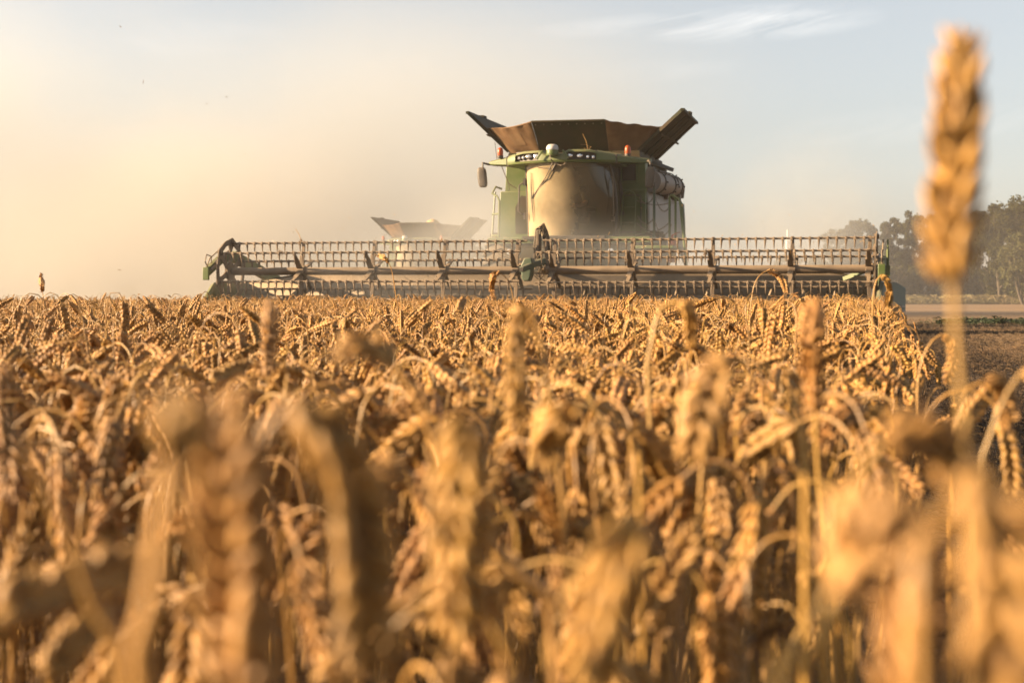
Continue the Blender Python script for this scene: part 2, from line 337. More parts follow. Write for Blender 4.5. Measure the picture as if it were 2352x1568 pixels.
# ================================================================== COMBINE HARVESTER
A15 = R(15.0); HEAD = Vector((0.37, 28.4, 0.0))
def to_world(lx, ly, z=0.0): return (HEAD.x + lx*math.cos(A15) + ly*math.sin(A15), HEAD.y - lx*math.sin(A15) + ly*math.cos(A15), z)
def to_local(X, Y):
    dx, dy = X-HEAD.x, Y-HEAD.y; return dx*math.cos(A15) - dy*math.sin(A15), dx*math.sin(A15) + dy*math.cos(A15)
RC, RR = 1.127, 0.53                        # reel axis height, reel radius
tine_protos = []
def tine_mesh():
    b = MB(); n = 6
    # a finger hanging from the bat: clamp, nut and tapering tooth
    b.lathe([(0.004,-0.002),(0.024,0.0),(0.027,0.018),(0.022,0.036),(0.004,0.038)], (0,-0.02,-0.018), (0,-1,0.1), 8)
    b.lathe([(0.003,-0.002),(0.017,0.0),(0.016,0.016),(0.003,0.019)], (0,-0.022,0.012), (0,-1,0.3), 8)
    b.tube([(0,-0.012,0.0),(0,-0.02,-0.045),(0,-0.018,-0.08),(0,-0.008,-0.14),(0,0.0,-0.195)], [0.015,0.021,0.016,0.010,0.003], 6)
    return b.mesh('tine', MT['steel'])
def bars(side):
    th0 = 38.2 if side < 0 else 35.0
    return [(-RR*math.cos(R(th0+60*k)), RC + RR*math.sin(R(th0+60*k)), k) for k in range(6)]
def build_combine(name, full=True):
    T = empty(name, HEAD, -A15)
    G, D, K = MT['green'], MT['steel'], MT['black']
    # ---------------- header: back sheet, floor, beams
    b = MB()
    b.add([(-5.95,1.05,0.92),(-4.7,1.05,1.08),(5.0,1.05,1.08),(5.85,1.05,0.98),(5.85,0.82,0.60),(-5.95,0.82,0.60),(-5.95,0.95,0.28),(5.85,0.95,0.28)],
          [(0,5,4,3,2,1),(5,6,7,4)])
    hb = b.obj('header_back_sheet', MT['tan_metal'], T, solid=0.012)
    b = MB()
    b.beam((-4.75,1.08,1.10),(5.05,1.08,1.10),0.10,0.05); b.beam((-5.95,1.12,0.93),(-4.75,1.1,1.09),0.08,0.04); b.beam((5.05,1.1,1.09),(5.88,1.12,0.98),0.08,0.04)
    b.obj('header_top_beam', MT['dgreen'], T, bevel=0.008)
    b = MB(); b.box(-5.95,5.9,-0.55,0.94,0.16,0.22); b.box(-5.95,5.9,0.86,1.3,0.23,0.58)
    b.obj('header_floor', G, T, bevel=0.01)
    b = MB(); b.box(-5.92,5.9,-.57,-.545,.16,.215)
    for i in range(78): x = -5.9+i*0.151; b.add([(x,-0.55,0.19),(x+0.06,-0.55,0.19),(x+0.03,-0.70,0.17),(x+0.03,-0.55,0.215)], [(0,1,2),(0,2,3),(1,3,2),(0,3,1)])
    b.obj('cutter_bar', D, T)
    # feed auger in the header trough
    b = MB(); b.tube([(-5.8,0.5,0.52),(5.8,0.5,0.52)],0.16,16)
    for sg, x0 in ((1,-5.7),(-1,5.7)):
        def fl(u,v,sg=sg,x0=x0): a = u*2*math.pi*9*sg; r = 0.155+0.12*v; return (x0+sg*5.0*u, 0.5+r*math.cos(a), 0.52+r*math.sin(a))
        b.grid(fl, 200, 1)
    b.obj('feed_auger', MT['tan_metal'], T)
    # ---------------- dividers at both ends
    for sg, xe in ((1,6.02),(-1,-6.02)):
        b = MB(); X = lambda d: xe+sg*d
        pts = [(X(.05),-1.25,.22),(X(.06),-.75,.60),(X(.08),-.3,.90),(X(.30),.25,.90),(X(.42),.85,.82),(X(.42),.85,.28),(X(.34),.2,.20),(X(.12),-.6,.18)]
        b.plate(pts if sg < 0 else pts[::-1], 0.10)
        b.plate([(X(.0),-1.25,.20),(X(.0),-.3,.92),(X(.0),1.2,.95),(X(.0),1.2,.2)][::sg], 0.05)
        dv = b.obj('crop_divider', MT['teal'] if sg > 0 else G, T, bevel=0.03)
        if sg > 0:
            for y0, z0 in ((0.02,0.50),(0.34,0.42)): MB().beam((X(.36),y0,z0),(X(.40),y0+.18,z0-.01),0.035,0.03).obj('reflector_strip', MT['white'], dv)
    # ---------------- reel arms, centre arm, hoses
    for sg, xa in ((-1,-6.0),(1,6.08)):
        b = MB(); f0 = -.72 if sg < 0 else -0.62
        zf = 1.10
        b.beam((xa,f0,zf),(xa,-0.1,1.36 if sg < 0 else 1.22),0.10,0.15); b.beam((xa,-0.15,1.36 if sg < 0 else 1.22),(xa+(-sg*.0),0.5,1.42 if sg < 0 else 1.25),0.10,0.17); b.beam((xa,0.45,1.42 if sg < 0 else 1.25),(xa-sg*.12,2.3,0.95),0.10,0.22)
        b.box(xa-.06,xa+.06,f0-.03,f0+.02,zf-.14,zf+.10)
        ra = b.obj('reel_arm', G, T, bevel=0.01)
        b = MB(); b.tube([(xa-.07*sg,f0+.05,zf+.05),(xa-.07*sg,0.1,1.50 if sg < 0 else 1.36)],0.022,8); b.tube([(xa-.07*sg,-.45,zf+.2),(xa-.07*sg,0.1,1.50 if sg < 0 else 1.36)],0.034,8)
        b.obj('hydraulic_ram', MT['grey'], ra)
        b = MB(); b.tube([(xa,f0+.1,zf+.07),(xa,f0-.05,zf+.2),(xa,f0+.02,zf+.33),(xa,f0+.2,zf+.3),(xa,f0+.22,zf+.12)],0.012,6); b.tube([(xa,f0+.02,zf+.1),(xa,f0+.15,zf+.26),(xa,f0+.6,zf+.45),(xa,-.05,1.62)],0.012,6)
        b.obj('hydraulic_hose', MT['hose'], ra)
    b = MB(); b.beam((5.38,1.0,.97),(6.03,.55,1.21),.06,.07); b.obj('arm_brace', G, T)
    b = MB(); b.tube([(6.16,-.1,.5),(6.16,-.1,1.45)],0.025,8); b.tube([(6.16,-.1,1.05),(6.16,-.1,1.62)],0.014,6); b.box(6.12,6.2,-.16,-.04,1.0,1.18); b.obj('lift_cylinder', G, T)
    b = MB()
    b.plate([(-.10,-.42,.98),(-.11,-.42,1.22),(-.05,-.42,1.34),(.08,-.42,1.34),(.10,-.42,1.26),(.06,-.42,1.0),(.03,-.42,.93),(-.06,-.42,.93)][::-1], 0.22)
    ca = b.obj('centre_drive_guard', MT['teal'], T, bevel=0.02)
    b = MB(); b.beam((-.02,-.72,1.13),(.16,.1,1.30),.085,.095); b.beam((.16,.1,1.30),(.12,1.2,1.12),.085,.10); b.obj('centre_reel_arm', MT['teal'], T, bevel=0.008)
    b = MB(); b.box(-.053,.013,-.735,-.722,1.095,1.165); b.obj('arm_end_opening', K, T)
    b = MB()
    for i in range(6):
        dx = (i-2.5)*.022; dy = .03*(i % 2)
        b.tube([(.05+dx,.2+dy,1.15),(.02+dx,.22+dy,1.55),(.04+dx*.8,.24+dy,1.86),(.09+dx*.6,.28+dy,1.93+.01*i),(.14+dx*.8,.32+dy,1.82),(.20+dx,.36+dy,1.5),(.25+dx,.5+dy,1.1)],0.013,6)
    random.seed(5)
    for i in range(10):
        x, z = random.uniform(-.03,.2), random.uniform(1.1,1.5); b.tube([(x,.15,z),(x+random.uniform(-.08,.08),.1,z-.1),(x+random.uniform(-.1,.1),.18,z-.22)],0.008,5)
    b.obj('hose_bundle', MT['hose'], T)
    b = MB(); b.box(.03,.06,.18,.40,1.2,1.78); b.box(.17,.20,.2,.42,1.05,1.7); b.obj('hose_bracket', D, T)
    # ---------------- reels
    spans = {-1: (-5.84,-0.12), 1: (0.17,5.93)}
    hubs = {-1: (-4.405,-3.014,-1.656,-0.296), 1: (0.398,1.801,3.212,4.569,5.86)}
    for sd in (-1,1):
        x0, x1 = spans[sd]
        b = MB(); b.tube([(x0+.05,0,RC),(x1-(.16 if sd < 0 else .03),0,RC)],0.072,18); b.tube([(x0+.0,0,RC),(x1,0,RC)],0.035,10); b.obj('reel_tube', D, T)
        for (y,z,k) in bars(sd):
            b = MB(); b.tube([(x0,y,z),(x1,y,z)],0.019,8)
            b.obj('reel_bar', D, T)
        for xh in hubs[sd]:
            b = MB(); b.tube([(xh-.06,0,RC),(xh+.06,0,RC)],0.10,12)
            for (y,z,k) in bars(sd):
                dz, dy = z-RC, y; n_ = math.hypot(dy,dz)
                b.beam((xh-.02,dy/n_*.07,RC+dz/n_*.07),(xh-.02,dy/n_*.30,RC+dz/n_*.30),.035,.10,(1,0,0),.035,.085)
                b.beam((xh+.0,dy/n_*.26,RC+dz/n_*.26),(xh+.0,dy/n_*.565,RC+dz/n_*.565),.03,.075,(1,0,0),.03,.05)
            b.obj('reel_spider', D, T, bevel=0.004)
        xd = x0-.02 if sd < 0 else x1+.03
        b = MB(); th = 38.2 if sd < 0 else 35.0
        def pol(r, a): return (-r*math.cos(R(a)), RC + r*math.sin(R(a)))
        for k in range(6):
            a0 = th+60*k; a1 = a0+60
            # rim segment, flat-sided like the real plate
            o0, o1, om = pol(.64,a0), pol(.64,a1), pol(.60,a0+30); i0, i1, im = pol(.52,a0), pol(.52,a1), pol(.50,a0+30)
            b.plate([(xd,*o0),(xd,*om),(xd,*im),(xd,*i0)], .02); b.plate([(xd,*om),(xd,*o1),(xd,*i1),(xd,*im)], .02)
            # spoke, broad at both ends
            L = []
            for r, w in ((.12,.07),(.25,.045),(.40,.05),(.54,.12)):
                c = pol(r,a0); t_ = (math.sin(R(a0)), math.cos(R(a0))); L.append(((c[0]+t_[0]*w, c[1]+t_[1]*w),(c[0]-t_[0]*w, c[1]-t_[1]*w)))
            for (p,q_),(r_,s_) in zip(L, L[1:]): b.plate([(xd-.002,*p),(xd-.002,*r_),(xd-.002,*s_),(xd-.002,*q_)], .02)
        b.tube([(xd-.03,0,RC),(xd+.03,0,RC)],.17,18)
        for k in range(6):
            p = pol(.55, th+60*k); b.tube([(xd-.03,*p),(xd+.05,*p)],.045,8)
        b.obj('reel_end_disc', D, T)
    # ---------------- tines
    places = []
    for sd in (-1,1):
        x0, x1 = spans[sd]; n = int((x1-x0-.1)/.1512)
        for (y,z,k) in bars(sd):
            off = (.04 + .055*k) % .15
            for i in range(n): places.append((x0+.06+off+i*.1512, y, z, k, sd))
    trg = random.Random(12)
    big = [p for p in places if p[3] in (0,1) and p[4] == 1]        # upper bars of the near reel
    big = sorted(big, key=lambda p: -p[0])[:100] if full else []
    tm = tine_mesh()
    for (x,y,z,k,sd) in big:
        o = bpy.data.objects.new('tine', tm); COL.objects.link(o); o.parent = T; o.location = (x,y,z); o.rotation_euler = (trg.gauss(0,.025), trg.gauss(0,.03), trg.gauss(0,.1))
    bigset = set(big); vv = np.array([v.co for v in tm.vertices]); base = [tuple(p.vertices) for p in tm.polygons]
    b = MB()
    for p in places:
        if p in bigset: continue
        if trg.random() < .012: continue
        rm = np.array(Matrix.Rotation(trg.gauss(0,.025),3,'X') @ Matrix.Rotation(trg.gauss(0,.03),3,'Y')); b.add(vv @ rm.T + np.array(p[:3]), base)
    tag(b.obj('tine_rows', D, T), kind='stuff')
    # ---------------- feeder house, chassis, wheels
    b = MB(); b.beam((-.3,1.3,.55),(-.3,3.9,1.35),1.5,.75); b.obj('feeder_house', MT['dgreen'], T, bevel=.02)
    b = MB(); b.box(-1.7,1.12,4.5,8.2,.95,1.82); b.box(-1.2,.6,3.5,4.5,1.2,1.78); b.obj('chassis', MT['dgreen'], T, bevel=.02)
    b = MB(); b.box(-1.82,1.5,3.45,4.55,1.72,1.84); b.box(1.2,1.95,3.5,4.5,1.60,1.66); b.obj('platform', G, T, bevel=.01)
    b = MB()
    for x in (-1.35,.72): MB().lathe([(.02,0),(.065,.01),(.07,.04),(.06,.06),(.02,.065)],(x,3.47,1.55),(0,-1,0),14).obj('low_headlight', MT['chrome'], T)
    def wheel(x, y, r, w):
        t_ = MB().lathe([(r*.55,-w/2),(r*.9,-w/2),(r*.985,-w/2+.08),(r,-w*.2),(r,w*.2),(r*.985,w/2-.08),(r*.9,w/2),(r*.55,w/2)],(x,y,r),(1,0,0),40)
        for i in range(26):
            for s_ in (-1,1):
                a = 2*math.pi*(i+.5*(s_ > 0))/26; a2 = a+.16
                p0 = (x, y+r*math.cos(a), r+r*math.sin(a)); p1 = (x+s_*w*.48, y+r*.985*math.cos(a2), r+r*.985*math.sin(a2)); t_.beam(p0,p1,.05,.09,(0,math.cos(a),math.sin(a)))
        wt = t_.obj('wheel', MT['rubber'], T)
        MB().lathe([(.05,-.08),(r*.5,-.1),(r*.56,-w/2+.03),(r*.56,w/2-.03),(r*.5,.1),(.05,.08)],(x,y,r),(1,0,0),24).obj('rim', MT['yellow'], wt)
    for x in (-1.75,1.15): wheel(x,4.9,.98,.72)
    for x in (-1.45,.85): wheel(x,8.0,.68,.5)
    # ---------------- body: front corner panels, side panels, tank
    b = MB()
    b.plate([(-1.76,4.6,2.83),(-1.02,4.6,2.83),(-1.02,4.6,3.46),(-1.74,4.6,3.46)],.25)
    b.plate([(-1.86,4.45,1.84),(-1.05,4.45,1.84),(-1.05,4.45,2.83),(-1.83,4.45,2.83)],.4)
    bp_ = b.obj('front_body_panel', G, T, bevel=.015)
    b = MB(); b.plate([(-1.5,4.44,1.95),(-1.12,4.44,1.95),(-1.12,4.44,2.7),(-1.38,4.44,2.74),(-1.5,4.44,2.5)],.008); b.obj('access_door', MT['dgreen'], bp_)
    b = MB()
    b.plate([(.60,4.6,1.84),(1.20,4.6,1.84),(1.20,4.6,3.42),(.54,4.6,3.42),(.70,4.6,2.6)],.25)
    b.box(.66,1.21,4.56,4.60,2.79,2.84)
    bp2 = b.obj('front_body_panel', G, T, bevel=.012)
    b = MB(); b.box(.72,1.0,4.575,4.605,3.02,3.36); b.obj('window', MT['cabdark'], bp2, bevel=.03)
    b = MB()
    for (x0_,x1_,z0_,z1_) in ((.69,1.03,3.37,3.40),(.69,1.03,2.98,3.01),(.69,.715,3.01,3.37),(1.005,1.03,3.01,3.37)): b.box(x0_,x1_,4.56,4.60,z0_,z1_)
    b.obj('window_frame', G, bp2, bevel=.006)
    b = MB(); dz = [(.66,4.59,2.0),(.66,4.59,2.69),(.69,4.59,2.72),(1.08,4.59,2.72),(1.11,4.59,2.69),(1.11,4.59,2.0),(1.08,4.59,1.97),(.69,4.59,1.97),(.66,4.59,2.0)]
    b.tube(dz,.010,6,caps=False); b.lathe([(.01,0),(.05,.004),(.05,.012),(.01,.016)],(.72,4.595,2.36),(0,-1,0),14); b.obj('door_seal', K, bp2)
    b = MB()
    def sp(u, v):
        y = 4.75+3.5*u; x = 1.2+.06*(y-4.7)+.03*math.sin(v*3.1); zt = 2.80-.02*(y-4.7); zb = 1.15+.55*math.exp(-((y-7.6)/.75)**2)
        return (x, y, zb+(zt-zb)*v)
    b.grid(sp, 24, 8); b.obj('side_panel', MT['white'], T, solid=.03)
    b = MB()
    def sp2(u, v):
        y = 4.75+3.7*u; return (-1.85-.03*math.sin(v*3.1), y, 1.15+(2.8-.02*(y-4.7)-1.15)*v)
    b.grid(sp2, 24, 8); b.obj('side_panel', G, T, solid=.03)
    b = MB(); b.box(-1.78,1.17,4.75,8.2,1.85,2.78); b.obj('body_core', MT['dgreen'], T)
    b = MB(); b.plate([(-1.77,4.62,2.84),(1.15,4.62,2.84),(1.05,4.7,3.64),(-1.72,4.7,3.64)],.04); b.plate([(-1.77,7.6,2.84),(1.15,7.6,2.84),(1.05,7.5,3.64),(-1.72,7.5,3.64)][::-1],.04)
    b.plate([(-1.77,4.62,2.84),(-1.72,4.7,3.64),(-1.72,7.5,3.64),(-1.77,7.6,2.84)],.04); b.plate([(1.15,4.62,2.84),(1.05,4.7,3.64),(1.05,7.5,3.64),(1.15,7.6,2.84)][::-1],.04)
    b.plate([(1.02,4.72,3.52),(1.20,4.72,3.40),(1.40,6.9,3.38),(1.40,7.0,3.44),(1.0,7.0,3.60)],.03); b.box(1.05,1.24,5.3,7.0,2.9,3.4)
    b.obj('grain_tank', MT['dgreen'], T)
    # flaps, end panels, canvas corners
    LF = [(-1.72,4.86,3.64),(-2.575,4.55,4.50),(-2.48,7.3,4.44),(-1.72,7.3,3.64)]
    RF = [(.95,4.86,3.60),(1.97,4.55,4.43),(1.93,6.75,4.38),(1.0,7.1,3.62)]
    for Q in (LF, RF[::-1]):
        b = MB(); b.plate(Q, .045)
        f = b.obj('tank_flap', MT['dgreen'], T, bevel=.008)
        e = [Vector(p) for p in (Q if Q is LF else Q[::-1])]
        b = MB(); b.beam(e[1],e[2],.06,.05); m_ = e[1].lerp(e[2],.35); b.beam(m_+Vector((0,0,.03)),m_+Vector((0,.25,.03)),.10,.07)
        b.beam(e[0].lerp(e[1],.05),e[0].lerp(e[1],.97),.03,.05)
        nf = (e[1]-e[0]).cross(e[3]-e[0]).normalized(); nf = nf if nf.z < 0 else -nf
        for w_ in (.22,.5,.78):
            p_, q_ = e[0].lerp(e[3],w_)+nf*.05, e[1].lerp(e[2],w_)+nf*.05; b.beam(p_.lerp(q_,.04),p_.lerp(q_,.96),.05,.03,tuple(nf))
        b.beam(e[0].lerp(e[1],.5)+nf*.05,e[3].lerp(e[2],.5)+nf*.05,.04,.025,tuple(nf))
        b.obj('flap_rib', MT['dgreen'], f)
        h_ = MB()
        for w_ in (.15,.5,.85): p_ = e[0].lerp(e[3],w_); h_.tube([p_+Vector((0,-.09,0))+nf*.05,p_+Vector((0,.09,0))+nf*.05],.028,8)
        h_.obj('flap_hinge', MT['steel'], f)
    FP = [(-1.05,4.84,3.58),(.40,4.84,3.58),(.44,4.2,4.21),(-1.10,4.2,4.22)]
    RP = [(-1.05,7.35,3.6),(.40,7.35,3.6),(.44,7.9,4.15),(-1.10,7.9,4.15)]
    for Q in (FP, RP[::-1]):
        b = MB(); b.plate(Q, .04); p_ = b.obj('tank_end_panel', MT['dgreen'], T, bevel=.012)
        e = [Vector(p) for p in (Q if Q is FP else Q[::-1])]
        MB().beam(e[2]+Vector((0,-.01,.01)),e[3]+Vector((0,-.01,.01)),.05,.035).obj('panel_lip', MT['dgreen'], p_, bevel=.008)
        nf = (e[1]-e[0]).cross(e[3]-e[0]).normalized(); nf = nf if nf.z < 0 else -nf
        h_ = MB()
        for iu in range(9):
            for v_ in (.06,.93): q_ = e[0].lerp(e[1],.05+.9*iu/8).lerp(e[3].lerp(e[2],.05+.9*iu/8),v_); h_.lathe([(.004,0),(.014,.002),(.014,.012),(.004,.014)],q_+nf*.002,tuple(nf),8)
        h_.obj('bolt_row', MT['steel'], p_)
    def canvas(a, b_, c, d, seed):
        a, b_, c, d = map(Vector, (a, b_, c, d)); mb = MB(); rg = random.Random(seed); ph = [rg.uniform(0,6) for _ in range(4)]
        nr = (b_-a).cross(d-a).normalized()
        def fn(u, v):
            p = (a.lerp(b_,u)).lerp(d.lerp(c,u), v)
            sag = -.05*math.sin(math.pi*u)*v
            w = .035*math.sin(math.pi*u)*math.sin(5*u+3*v+ph[0]) + .014*math.sin(23*u+ph[1])*v**3 + .012*math.sin(math.pi*u)*math.sin(13*u+9*v+ph[2])
            return p + nr*w + Vector((0,0,sag))
        mb.grid(fn, 40, 20); o = mb.obj('canvas_corner', MT['canvas'], T, solid=.008)
        mb = MB(); mb.tube([fn(i/40,1.0)+Vector((0,0,.005)) for i in range(41)], .016, 6); mb.obj('canvas_hem', MT['canvas'], o)
        return o, fn, nr
    lfp = Vector(LF[0]).lerp(Vector(LF[1]),.62)+Vector((.03,.12,0)); rfp = Vector(RF[0]).lerp(Vector(RF[1]),.62)+Vector((-.03,.12,0))
    c1, fn, nr = canvas(LF[0],FP[0],FP[3],lfp,1)
    mb = MB(); mb.grid(lambda u, v: fn(.38+.30*u+.05*v*0, .35+.42*v)+nr*.012, 10, 8); mb.obj('canvas_patch', MT['patch'], c1)
    canvas(FP[1],RF[0],rfp,FP[2],2)
    canvas(RF[3],RP[1],RP[2],Vector(RF[3]).lerp(Vector(RF[2]),.6),3); canvas(RP[0],LF[3],Vector(LF[3]).lerp(Vector(LF[2]),.6),RP[3],4)
    # ---------------- cab
    XC = -.205
    def gl(u, v):
        s_ = 2*u-1; z = 1.86+1.46*v; hw = .87+(.075 if s_ > 0 else .0)*math.sin(math.pi*min(1,v*1.02))-(.05*v*v if s_ > 0 else .0); a = s_*1.08
        return (XC+hw*math.sin(a)/math.sin(1.08), 3.22+.60*(1-math.cos(a))/(1-math.cos(1.08))+.10*(1-v)-.12*v, z)
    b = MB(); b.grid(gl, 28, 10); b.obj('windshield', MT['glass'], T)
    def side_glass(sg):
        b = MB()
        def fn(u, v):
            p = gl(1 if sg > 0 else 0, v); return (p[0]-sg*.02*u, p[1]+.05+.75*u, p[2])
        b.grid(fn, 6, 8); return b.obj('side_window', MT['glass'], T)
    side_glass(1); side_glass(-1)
    b = MB()
    for u in (0.0,1.0):
        sg = 1 if u else -1
        b.tube([Vector(gl(u,v))+Vector((sg*.015,.02,0)) for v in np.linspace(0,1,9)],.035 if sg > 0 else .02,8)
        b.tube([Vector(gl(u,v))+Vector((-sg*.02,.80,0)) for v in np.linspace(0,1,9)],.05,8)
    b.tube([Vector(gl(u,0))+Vector((0,.02,-.01)) for u in np.linspace(0,1,17)],.03,8)
    b.obj('cab_frame', K, T)
    b = MB(); b.plate([(gl(1,0)[0]+.01,3.95,1.9),(gl(1,0)[0]+.02,4.5,1.9),(gl(1,1)[0]+.02,4.5,3.3),(gl(1,1)[0]+.01,3.95,3.3)],.02)
    b.box(XC-.95,XC+.9,4.50,4.56,1.84,3.34); b.box(XC-.86,XC+.82,3.32,4.5,1.80,1.86); b.box(XC-.9,XC+.86,3.4,4.5,3.30,3.34)
    b.obj('cab_interior', MT['cabdark'], T)
    b = MB(); b.box(XC-.28,XC+.30,3.95,4.35,2.12,2.26); b.plate([(XC-.26,4.33,2.2),(XC+.28,4.33,2.2),(XC+.24,4.46,2.95),(XC-.22,4.46,2.95)],.1); b.box(XC+.34,XC+.46,3.75,4.3,2.36,2.46); b.obj('driver_seat', K, T, bevel=.03)
    b = MB(); b.tube([(XC-.05,3.5,1.86),(XC-.05,3.72,2.42)],.05,8); b.tube([(XC-.05+.19*math.cos(a),3.74+.1*math.sin(a),2.46+.14*math.sin(a)) for a in np.linspace(0,2*math.pi,21)],.016,6); b.obj('steering_wheel', K, T)
    b = MB(); b.box(XC-.72,XC-.56,3.62,3.66,2.42,2.62); b.tube([(XC-.64,3.66,2.42),(XC-.60,3.8,2.0)],.03,6); b.obj('cab_monitor', MT['grey'], T, bevel=.01)
    # roof: bowed fascia with two lamp recesses
    def front(x): t_ = (x-XC)/1.12; return 3.02+.42*t_*t_
    def roofseg(x0_, x1_, zf_, n_=14, zb=None, yback=4.72, mi=0, depth=0.0):
        pass
    xs = np.linspace(XC-1.22, XC+1.03, 46)
    def ztop(x):
        t_ = abs(x-XC+.16)
        if t_ < .17: return 3.475
        if t_ < .27: return 3.475+(t_-.17)/.10*.075
        if t_ < .68: return 3.55
        return 3.55-(t_-.68)*.17
    b = MB(); rows = []
    for x in xs:
        y = front(x); zt = ztop(x); rows.append([(x,y+.16,3.28),(x,y+.02,3.30),(x,y,3.34),(x,y+.015,zt-.055),(x,y+.05,zt-.015),(x,y+.12,zt),(x,4.0,zt+.05),(x,4.72,zt+.03),(x,4.72,3.30)])
    k = len(rows[0]); v = [p for r in rows for p in r]; rec = lambda x: (.30 < abs(x-XC+.16) < .86)
    f = []
    for i in range(len(rows)-1):
        xm = (xs[i]+xs[i+1])/2
        for j in range(k):
            if j == 2 and rec(xm): continue
            f.append((i*k+j,(i+1)*k+j,(i+1)*k+(j+1)%k,i*k+(j+1)%k))
    f += [tuple(range(k))[::-1], tuple((len(rows)-1)*k+j for j in range(k))]
    b.add(v, f); roof = b.obj('cab_roof', G, T, sharp=30)
    b = MB()
    for sg in (-1,1):
        xx = [x for x in xs if .29 < abs(x-XC+.16) < .88 and (x-XC+.16)*sg > 0]
        for x0_, x1_ in zip(xx, xx[1:]): b.add([(x0_,front(x0_)+.10,3.33),(x1_,front(x1_)+.10,3.33),(x1_,front(x1_)+.10,3.54),(x0_,front(x0_)+.10,3.54)], [(0,1,2,3)])
        for x_ in (xx[0],xx[-1]): b.add([(x_,front(x_)+.005,3.335),(x_,front(x_)+.11,3.335),(x_,front(x_)+.11,3.53),(x_,front(x_)+.02,3.50)], [(0,1,2,3)])
    b.obj('lamp_recess', K, roof)
    for sg in (-1,1):           # bright edge strips beside the middle of the roof
        b = MB(); b.beam((XC-.16+sg*.20,front(XC)+.0,3.53),(XC-.16+sg*.32,front(XC)-.01,3.36),.03,.035); b.obj('roof_edge', G, roof, bevel=.008)
    b = MB()
    for sg in (-1,1):
        xe = XC-.0+(-1.24 if sg < 0 else 1.05); xt = -1.88 if sg < 0 else 1.42
        y0_, y1_ = front(xe)+.02, 4.1; yt = 3.75 if sg < 0 else 4.0
        zt0 = 3.47 if sg < 0 else 3.45; zt1 = 3.38
        vv_ = [(xe,y0_,3.30),(xe,y0_-.01,zt0-.03),(xe,y0_+.06,zt0),(xe,y1_,zt0+.02),(xe,y1_,3.30),(xt,yt,3.33 if sg < 0 else 3.31),(xt,yt,zt1),(xt-sg*.04,yt+.04,zt1+.03),(xt,y1_,zt1+.03),(xt,y1_,3.33)]
        ff = [(0,1,6,5),(1,2,7,6),(2,3,8,7),(3,4,9,8),(4,0,5,9),(0,4,3,2,1),(5,6,7,8,9)]
        b2 = MB(); b2.add(vv_, ff if sg > 0 else [q_[::-1] for q_ in ff]); b2.obj('roof_wing', G, T, bevel=.012)
        b.box(min(xe-sg*.0,xe-sg*.05),max(xe,xe-sg*.05)+.0,y0_-.015,4.0,3.28,zt0+.01)
    b.obj('roof_joint', K, T)
    def lamp(x, z, r, oval):
        y = front(x)+.035; l = MB()
        prof = [(.01,.0),(r*.75,.004),(r*.98,.016),(r,.03),(r*.9,.07),(.01,.08)]
        l.lathe(prof,(x,y,z),(0,1,0),18)
        if oval: l.v = [(x+(p[0]-x)*1.55,p[1],p[2]) for p in l.v]
        o = l.obj('work_light', MT['chrome'], T); h = MB(); h.lathe([(r*.98,.012),(r*1.14,.02),(r*1.14,.05),(r*.9,.08)],(x,y,z),(0,1,0),18)
        if oval: h.v = [(x+(p[0]-x)*1.5,p[1],p[2]) for p in h.v]
        h.tube([(x,y+.05,z+r),(x,y+.05,z+r+.05)],.012,6); h.obj('lamp_housing', K, o)
    for x, z, r, ov in ((-1.13,3.415,.034,0),(-1.036,3.415,.034,0),(-.905,3.43,.044,1),(-.722,3.43,.044,1),(-.035,3.42,.042,1),(.16,3.415,.042,1),(.31,3.395,.034,0),(.415,3.392,.034,0)): lamp(x,z,r,ov)
    gp = MB().lathe([(.02,0),(.115,.005),(.122,.03),(.118,.10),(.112,.115)],(-.368,front(-.368)-.02,3.415),(0,0,1),24).obj('satellite_receiver', G, T)
    MB().lathe([(.116,.115),(.122,.125),(.120,.16),(.105,.20),(.07,.225),(.01,.232)],(-.368,front(-.368)-.02,3.415),(0,0,1),24).obj('receiver_dome', MT['dome'], gp)
    MB().tube([(-.39,front(-.39)-.13,3.44),(-.37,front(-.39)-.17,3.34),(-.31,3.06,3.27),(-.2,3.04,3.225),(-.13,3.05,3.25),(-.12,3.06,3.29)],.011,6).obj('loose_cable', MT['hose'], T)
    for x, y, z in ((-1.60,3.62,3.47),(1.0,3.72,3.46)):
        bc = MB().lathe([(.02,-.03),(.062,-.02),(.064,.03),(.02,.035)],(x,y,z),(0,0,1),20).obj('warning_beacon', K, T)
        MB().lathe([(.057,.03),(.060,.06),(.060,.12),(.052,.16),(.034,.185),(.008,.195)],(x,y,z),(0,0,1),20).obj('beacon_lens', MT['amber'], bc)
    for sg, x, y, z0_, z1_, xa in ((-1,-1.97,3.6,2.86,3.27,-1.84),(1,1.45,3.72,2.80,3.22,1.38)):
        m_ = MB(); zc = (z0_+z1_)/2; hh = (z1_-z0_)/2
        def mir(u, v, x=x, y=y, zc=zc, hh=hh):
            a = u*2*math.pi; b_ = (v-.5)*math.pi; c_ = abs(math.cos(b_))**.45; 
            sx = math.copysign(abs(math.cos(a))**.6, math.cos(a)); sy = math.copysign(abs(math.sin(a))**.6, math.sin(a))
            zz = math.copysign(abs(math.sin(b_))**.6, math.sin(b_)); return (x+.095*c_*sx+.02*zz*sg, y+.055*c_*sy, zc+hh*zz)
        m_.grid(mir, 20, 14); mo = m_.obj('side_mirror', K, T)
        MB().tube([(xa,3.8,3.34),(xa+sg*.05,3.75,3.34),(x,y+.02,z1_+.09),(x,y+.02,z1_-.02)],.022,8).obj('mirror_arm', K, mo)
    MB().tube([(-1.73,3.9,3.3),(-1.79,3.9,3.8)],.006,5).obj('antenna', K, T)
